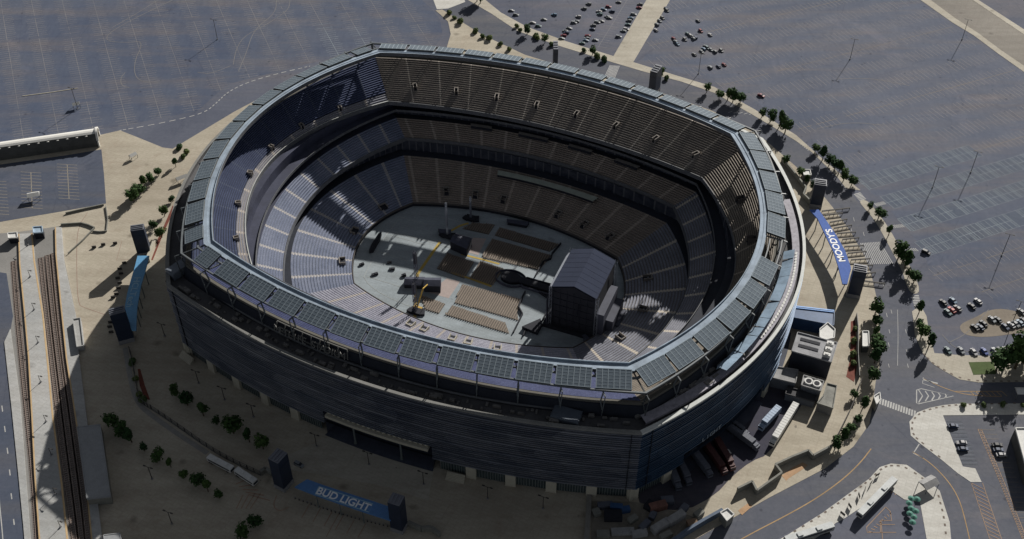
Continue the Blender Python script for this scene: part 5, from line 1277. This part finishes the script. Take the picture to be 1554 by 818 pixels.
bus((1180, 625), (1153, 654), 'blue-grey box trailer in shadow beside the long white trailer', m_bluep, 4, name='semi_trailer', cat='trailer', roofm=m_bluep)
for i, (a, c, m_, lab) in enumerate([((1098, 640), (1134, 665), m_dkp, 'dark trailer backed to the dock, first from the far end'), ((1104, 650), (1150, 684), m_dkp, 'dark trailer backed to the dock with a brown cab'), ((1086, 672), (1112, 716), m_redp, 'red trailer at the dock, farther of the red pair'), ((1070, 680), (1100, 722), m_redp, 'red trailer at the dock, nearer of the red pair'), ((1050, 688), (1078, 726), m_dkp, 'dark trailer left of the red pair at the dock'), ((1030, 705), (1046, 738), m_dkp, 'short dark trailer nearest the stadium corner'), ((1016, 712), (1030, 746), m_dkp, 'short dark trailer at the very corner of the stadium')]):
    bus(a, c, lab, m_, 4, name='semi_trailer', cat='trailer', roofm=m_dkp if i < 2 else m_)
bus((1088, 676), (1106, 695), 'small white utility truck between the dock trailers', m_roofw, 2.4, 2.1, name='utility_truck', cat='truck')
car('silver', (454, 706), R(-30), 'lone pale car behind the left BUD LIGHT pylon', None, True, 1, z=Z3)
# yard clutter
def container(px, py, d, rz, mat, lab, name='storage_container'):
    p = G(px, py, Z3); e = empty(name, p, rz, lab, 'container'); b = MB(); b.box((0, 0, d[2]/2+.1), d)
    for k in range(int(d[0]/.8)):
        for s_ in (-1, 1): b.box((-d[0]/2+.4+k*.8, s_*d[1]/2, d[2]/2), (.3, .1, d[2]*.9))
    b.build('box', mat, e); b = MB(); b.box((d[0]/2+.02, 0, d[2]/2), (.08, d[1]*.9, d[2]*.85)); b.build('door', m_wallst, e)
cl = [(918, 770, (6, 2.4, 2.4), .1, m_dkp), (935, 773, (5, 2.4, 2.6), -.1, m_bldgb), (948, 776, (4, 2.2, 2.2), .2, m_bldgb), (930, 786, (7, 4, 2.8), 0, m_black), (905, 780, (3, 3, 2), .4, m_wallst), (960, 790, (4, 2.4, 2), .6, m_wallst), (978, 800, (5, 2.4, 2.4), .8, m_dkp), (1002, 802, (8, 3, 3), .6, m_roofg), (1025, 790, (8, 3, 3.2), .6, m_roofg), (1010, 815, (5, 2.4, 2), .5, m_wallst), (1035, 778, (6, 2.5, 2.6), .9, m_dkp), (998, 772, (7, 3, 3), .3, M('rust', (.2, .1, .08), .8, .5, .5)), (1012, 763, (5, 3, 2.6), .1, m_dkp), (985, 770, (4, 3, 2.5), .9, m_black), (1050, 797, (4, 3, 2.2), .2, M('brown box', (.22, .15, .1), .8)), (1060, 782, (4, 2.5, 2), .7, m_wallst), (970, 812, (6, 2.5, 2.2), .2, m_roofg), (945, 808, (9, 3, 1.2), .05, m_roofg), (915, 812, (5, 3, 1.4), 0, m_wallst), (990, 785, (3.5, 2.4, 2), 1.1, m_dkp)]
for i, (x, y, d, rz, mt) in enumerate(sorted(cl, key=lambda q: q[0])): container(x, y, d, rz, mt, f'{nth(i+1)} container from the left in the cluttered yard at the stadium corner')

# ================================================================== LAMPS
def lamp(px, py, h, lab, grp, twin=True, z=Z3, r=.14):
    p = G(px, py, z); e = empty('lamp_post', p, PH, lab, 'lamp post', grp)
    MB().tube((0, 0, 0), (0, 0, h), r*1.3, r, n=6).build('pole', m_fence, e)
    b = MB()
    for s_ in ((-1, 1) if twin else (1,)):
        b.beam((0, 0, h-.2), (s_*1.3, 0, h+.1), .14, .14); b.box((s_*1.7, 0, h+.1), (1.1, .5, .22))
    b.build('lamp_head', m_fence, e); MB().box((0, 0, .3), (.7, .7, .6)).build('footing', m_pbase, e)
L1 = [(301.6, 581.6), (341, 606.8), (385, 633), (480.5, 677.6), (643, 735), (824, 772), (560, 705), (740, 757)]
for i, p in enumerate(sorted(L1)): lamp(*p, 8, f'{nth(i+1)} twin lamp post from the left along the south wall of the stadium', 'twin lamp posts along the south wall')
lamp(231, 727, 8, 'twin lamp post standing alone left of the lower tree row', None); lamp(261, 795, 8, 'twin lamp post near the bottom left of the plaza', None); lamp(250, 510, 8, 'twin lamp post between the HCLTech gate and the stadium', None)
for p, lab in (((1520, 388), 'tall lot light mast nearest the lower right corner of the east lot'), ((1415, 285), 'tall light mast above the pale-marked rows'), ((1473, 262), 'tall light mast right of the pale-marked rows'), ((1460, 60), 'tall light mast near the top of the east lot'), ((1060, 112), 'tall light mast near the kerb in the upper lot'), ((118, 165), 'tall light mast in the north-west lot'), ((1290, 90), 'tall light mast in the middle of the upper east lot'), ((330, 60), 'tall light mast in the north-west lot by the tyre marks'), ((1536, 490), 'light mast among the scattered cars')):
    lamp(*p, 14, lab, None, True, 0, .13)
for i, p in enumerate([(43, 372), (46, 420), (52, 470), (58, 520), (62, 580), (70, 640), (78, 690), (84, 750), (92, 800)]): lamp(*p, 4.5, f'{nth(i+1)} platform lamp from the far end of the island platform', 'platform lamps', False, 1.0, .1)

# ================================================================== TREES
def crown_mesh(name, rx, rz, seed, n, q, mat, cone=False):
    rnd = random.Random(seed); b = MB()
    lobes = []
    for k in range(7):
        a = rnd.uniform(0, 6.28); rr = rnd.uniform(.15, .55)*rx
        lobes.append((math.cos(a)*rr, math.sin(a)*rr, rnd.uniform(.3, 1.35)*rz, rnd.uniform(.42, .68)*rx))
    lobes.append((0, 0, rz*.9, rx*.65)); 
    for k in range(n):
        lx, ly, lz, lr = lobes[rnd.randrange(len(lobes))]
        d = Vector((rnd.gauss(0, 1), rnd.gauss(0, 1), rnd.gauss(0, 1))).normalized()*lr*rnd.uniform(.65, 1.08)
        c = Vector((lx, ly, lz))+Vector((d.x, d.y, d.z*.9))
        if cone:
            f = max(.08, 1-c.z/(2.1*rz)); c.x *= f*1.3; c.y *= f*1.3
        nn = (d.normalized()+Vector((rnd.uniform(-.6, .6), rnd.uniform(-.6, .6), rnd.uniform(-.2, .8)))).normalized()
        u = nn.orthogonal().normalized(); v = nn.cross(u); s_ = q*rnd.uniform(.6, 1.3)
        a = rnd.uniform(0, 3.14); u, v = u*math.cos(a)+v*math.sin(a), v*math.cos(a)-u*math.sin(a)
        b.add([c-u*s_-v*s_*.6, c+u*s_-v*s_*.6, c+u*s_*.7+v*s_*.7, c-u*s_*.6+v*s_*.8], [(0, 1, 2, 3)])
    return b
def make_tree(kind):
    e = empty('tree', (0, 0, 0)); rnd = random.Random(kind)
    th = (2.2, 2.0, 2.4, .6)[kind]; rx = (2.5, 2.9, 2.2, 1.7)[kind]; rz = (2.6, 2.4, 3.1, 1.1)[kind]
    b = MB(); b.tube((0, 0, 0), (.1, 0, th+rz*.7), .22, .1, n=7)
    for k in range(5):
        a = k*1.26; b.tube((.05, 0, th*.9+k*.15), (math.cos(a)*rx*.55, math.sin(a)*rx*.55, th+rz*(.6+.12*k)), .09, .04, n=5)
    b.build('trunk', m_trunk, e)
    cr = crown_mesh('crown', rx, rz, 11+kind, 520, .34, m_leaf, kind == 2).build('crown', m_leafp if kind == 3 else m_leaf, e); cr.location = (0, 0, th-.4)
    return e
TP = [None]*4
def tree(px, py, kind, s_, lab, grp, cat='tree', z=Z3):
    if TP[kind] is None: TP[kind] = e = make_tree(kind)
    else: e = copy_tree(TP[kind])
    if kind == 3: e.name = 'shrub'; cat = 'shrub'
    e.location = G(px, py, z); e.rotation_euler = (0, 0, random.uniform(0, 6.28)); ss = s_*1.22*random.uniform(.78, 1.2); e.scale = (ss, ss, ss*random.uniform(.9, 1.15)); tag(e, lab, cat, grp)
def row(pts, desc, s_=1.0, kinds=(0, 1, 2), frm='from the left', ky=0, dy=6, word='tree', z=Z3):
    for i, p in enumerate(sorted(pts, key=lambda q: q[ky])):
        k = kinds[i % len(kinds)]; sc = s_*(p[2] if len(p) > 2 else 1)
        tree(p[0], p[1]+dy, k, sc, f'{nth(i+1)} {word} {frm} {desc}', f'{word}s {desc}', z=z)
row([(267, 595), (285, 609, 1.1), (309, 625), (329, 638, .8), (354.5, 651.6, 1.2), (379, 665, .9), (399.6, 675, 1.2)], 'in the plaza row nearer the stadium wall', .95)
row([(172, 642), (186, 651.6), (200, 665, 1.1), (219.7, 678.8, .9), (243, 692.4, 1.2), (259.7, 703, .9), (280, 719, .8), (301, 730), (316, 740, .8), (333, 750, .9)], 'in the lower plaza row by the station shelter', .92)
row([(387, 793.4), (370, 811, 1.1)], 'in the pair at the bottom of the plaza', 1.0)
row([(203, 300, 1.1), (211, 290, 1.1), (220, 280), (230, 272), (241, 261, .8), (267, 247, .7)], 'in the sunlit row northwest of the stadium', .95)
row([(202, 550), (206, 575), (211, 598), (217, 606)], 'in the red bed beside the west fence', .9, (3,), dy=2, word='shrub')
row([(246, 354, 1.2), (234.5, 342, .8), (250, 322, .8), (262, 300, .7)], 'against the west wall of the stadium', .9, (0, 1))
row([(1156, 172, .8), (1170, 177, .9), (1183, 186, 1.3), (1191, 196, 1.6), (1236.6, 225), (1248, 237), (1258, 245), (1266, 252, 1.3), (1272, 259, 1.1), (1280, 268, .9), (1291.7, 276)], 'along the north-east kerb', 1.0)
row([(1072.5, 134, .9), (1091, 144), (1104, 146, 1.1), (1112, 149, 1.1), (1122.8, 151)], 'in the short kerb row above the north rim', 1.0)
row([(1191, 243), (1213.4, 262, .8), (1223, 272, .8), (1233, 281.7, .8)], "between the rim and the road north of the MOODY'S pylon", .85)
row([(1319, 312, .8), (1333, 325, 1.1), (1348.4, 351), (1363, 386, 1.2), (1369, 392, 1.1), (1373, 401, 1.2), (1378, 415), (1386, 424), (1394, 470, 1.1), (1393, 490, .8), (1397.5, 506, 1.2), (1408, 523, 1.1)], 'on the long east verge, counted from the top', .95, ky=1, frm='down')
row([(1327, 473, 1.1), (1329, 488, .9), (1328, 506, .9), (1328, 520, 1.2), (1329, 532, 1.3), (1327, 545, 1.1), (1323, 572), (1309, 614), (1293.6, 597, .7), (1300, 635, .9), (1291, 648, .9), (1278, 664), (1267, 675, .9)], 'on the inner side of the east road, counted from the top', .95, ky=1, frm='down')
row([(1511, 557, 1.8), (1524, 551, 2.0), (1540, 553, 2.1), (1553, 545, 2.1), (1562, 556, 2.0)], 'in the big dark grove at the right edge', 1.05, (0, 1))
row([(729, 4), (724, 1)], 'at the top of the far verge', 1.1, (0,), dy=1)
row([(784.6, 41), (789, 47), (800, 52), (813, 56), (816, 59), (827, 65), (838, 69.4), (886.5, 78), (899, 83.5), (907, 88), (917.6, 93), (1002, 118), (1012, 121)], 'on the far outer verge', .95, (3, 3, 0), dy=0, word='bush')
row([(681, 21), (690, 28), (698, 35), (722, 49.5), (733, 57), (742, 60), (759, 69), (772, 76)], 'on the far inner verge', .95, (3,), dy=0, word='bush')
row([(279, 240), (283, 232), (273, 226)], 'near the north-west kerb', .9, (3,), dy=0, word='bush')
row([(1461, 616), (1493, 616), (1522, 616), (1551, 616)], 'on the pale sidewalk at the right', .75, (3,), dy=0, word='bush')
row([(1297, 500), (1296, 520), (1295, 540), (1294, 552)], 'in the red bed by the east fence', .8, (3,), dy=0, word='bush', ky=1, frm='from the top')
# green umbrellas / planters in the south east island
umb = [(1381, 761), (1378, 768), (1381, 776), (1379, 784), (1385, 789), (1383, 797), (1390, 762), (1388, 780)]
m_um = M('teal umbrella', (.05, .16, .13), .7, .2)
for i, p in enumerate(sorted(umb, key=lambda q: q[1])):
    e = empty('market_umbrella', G(p[0], p[1], Z3), 0, f'{nth(i+1)} small teal umbrella down the strip on the south-east island', 'umbrella', 'teal umbrellas on the south-east island')
    MB().tube((0, 0, 0), (0, 0, 2.3), .06).build('pole', m_steel, e)
    b = MB(); n = 8; b.add([(0, 0, 2.7)]+[(1.4*math.cos(6.283*k/n), 1.4*math.sin(6.283*k/n), 2.1) for k in range(n)], [(0, 1+k, 1+(k+1) % n) for k in range(n)]); b.build('canopy', m_um, e)
# small sign boards on the south east island
for i, p in enumerate([(1331, 723), (1321, 735), (1312, 745), (1303, 754), (1289, 770), (1278, 782)]):
    e = empty('sign_board', G(p[0], p[1], Z3), R(30+i*20), f'{nth(i+1)} small dark board from the top along the kerb beside the long bus', 'sign board', 'small boards along the south-east kerb')
    MB().box((0, 0, 1.2), (2.2, .12, 1.4)).build('panel', m_fence, e)
    for s_ in (-1, 1): MB().beam((s_*.9, 0, 0), (s_*.9, 0, 1.2), .1, .1).build('post', m_steel, e)
# small structures
def shelter(px, py, rz, d, lab, roofm=m_roofw):
    e = empty('open_shelter', G(px, py, Z3), rz, lab, 'shelter')
    b = MB(); b.add([(-d[0]/2, -d[1]/2, d[2]), (d[0]/2, -d[1]/2, d[2]), (d[0]/2, d[1]/2, d[2]), (-d[0]/2, d[1]/2, d[2]), (-d[0]/2, 0, d[2]+1.2), (d[0]/2, 0, d[2]+1.2)], [(0, 1, 5, 4), (4, 5, 2, 3), (0, 4, 3), (1, 2, 5)]); b.build('roof', roofm, e)
    for sx in (-1, 1):
        for sy in (-1, 1): MB().beam((sx*d[0]*.46, sy*d[1]*.46, 0), (sx*d[0]*.46, sy*d[1]*.46, d[2]), .2, .2).build('post', m_steel, e)
shelter(53, 302, .3, (6, 4, 3), 'white tent-roofed shelter in the small west car park')
shelter(1407, 739, .5, (7, 5, 3), 'grey frame shelter at the corner of the south-east island', m_roofg)
shelter(1547, 601, 0, (5, 4, 3.4), 'small pale booth on the traffic island at the right edge')
shelter(117, 163, .4, (4, 3, 2.4), 'small white booth in the north-west lot')
shelter(203, 240, .8, (4, 2.5, 2.2), 'small white stand on the plaza near the covered walkway')
shelter(277, 275, .6, (6, 3, 2.6), 'small white-roofed stand against the west side of the stadium')
# north-west lot kerb
b = MB(); b.wall(W([(34, 146), (80, 140), (118, 134)]), .35, 0, .25); o = b.build('kerb_wall', m_cream); tag(o, 'short cream kerb in the north-west lot', 'kerb')
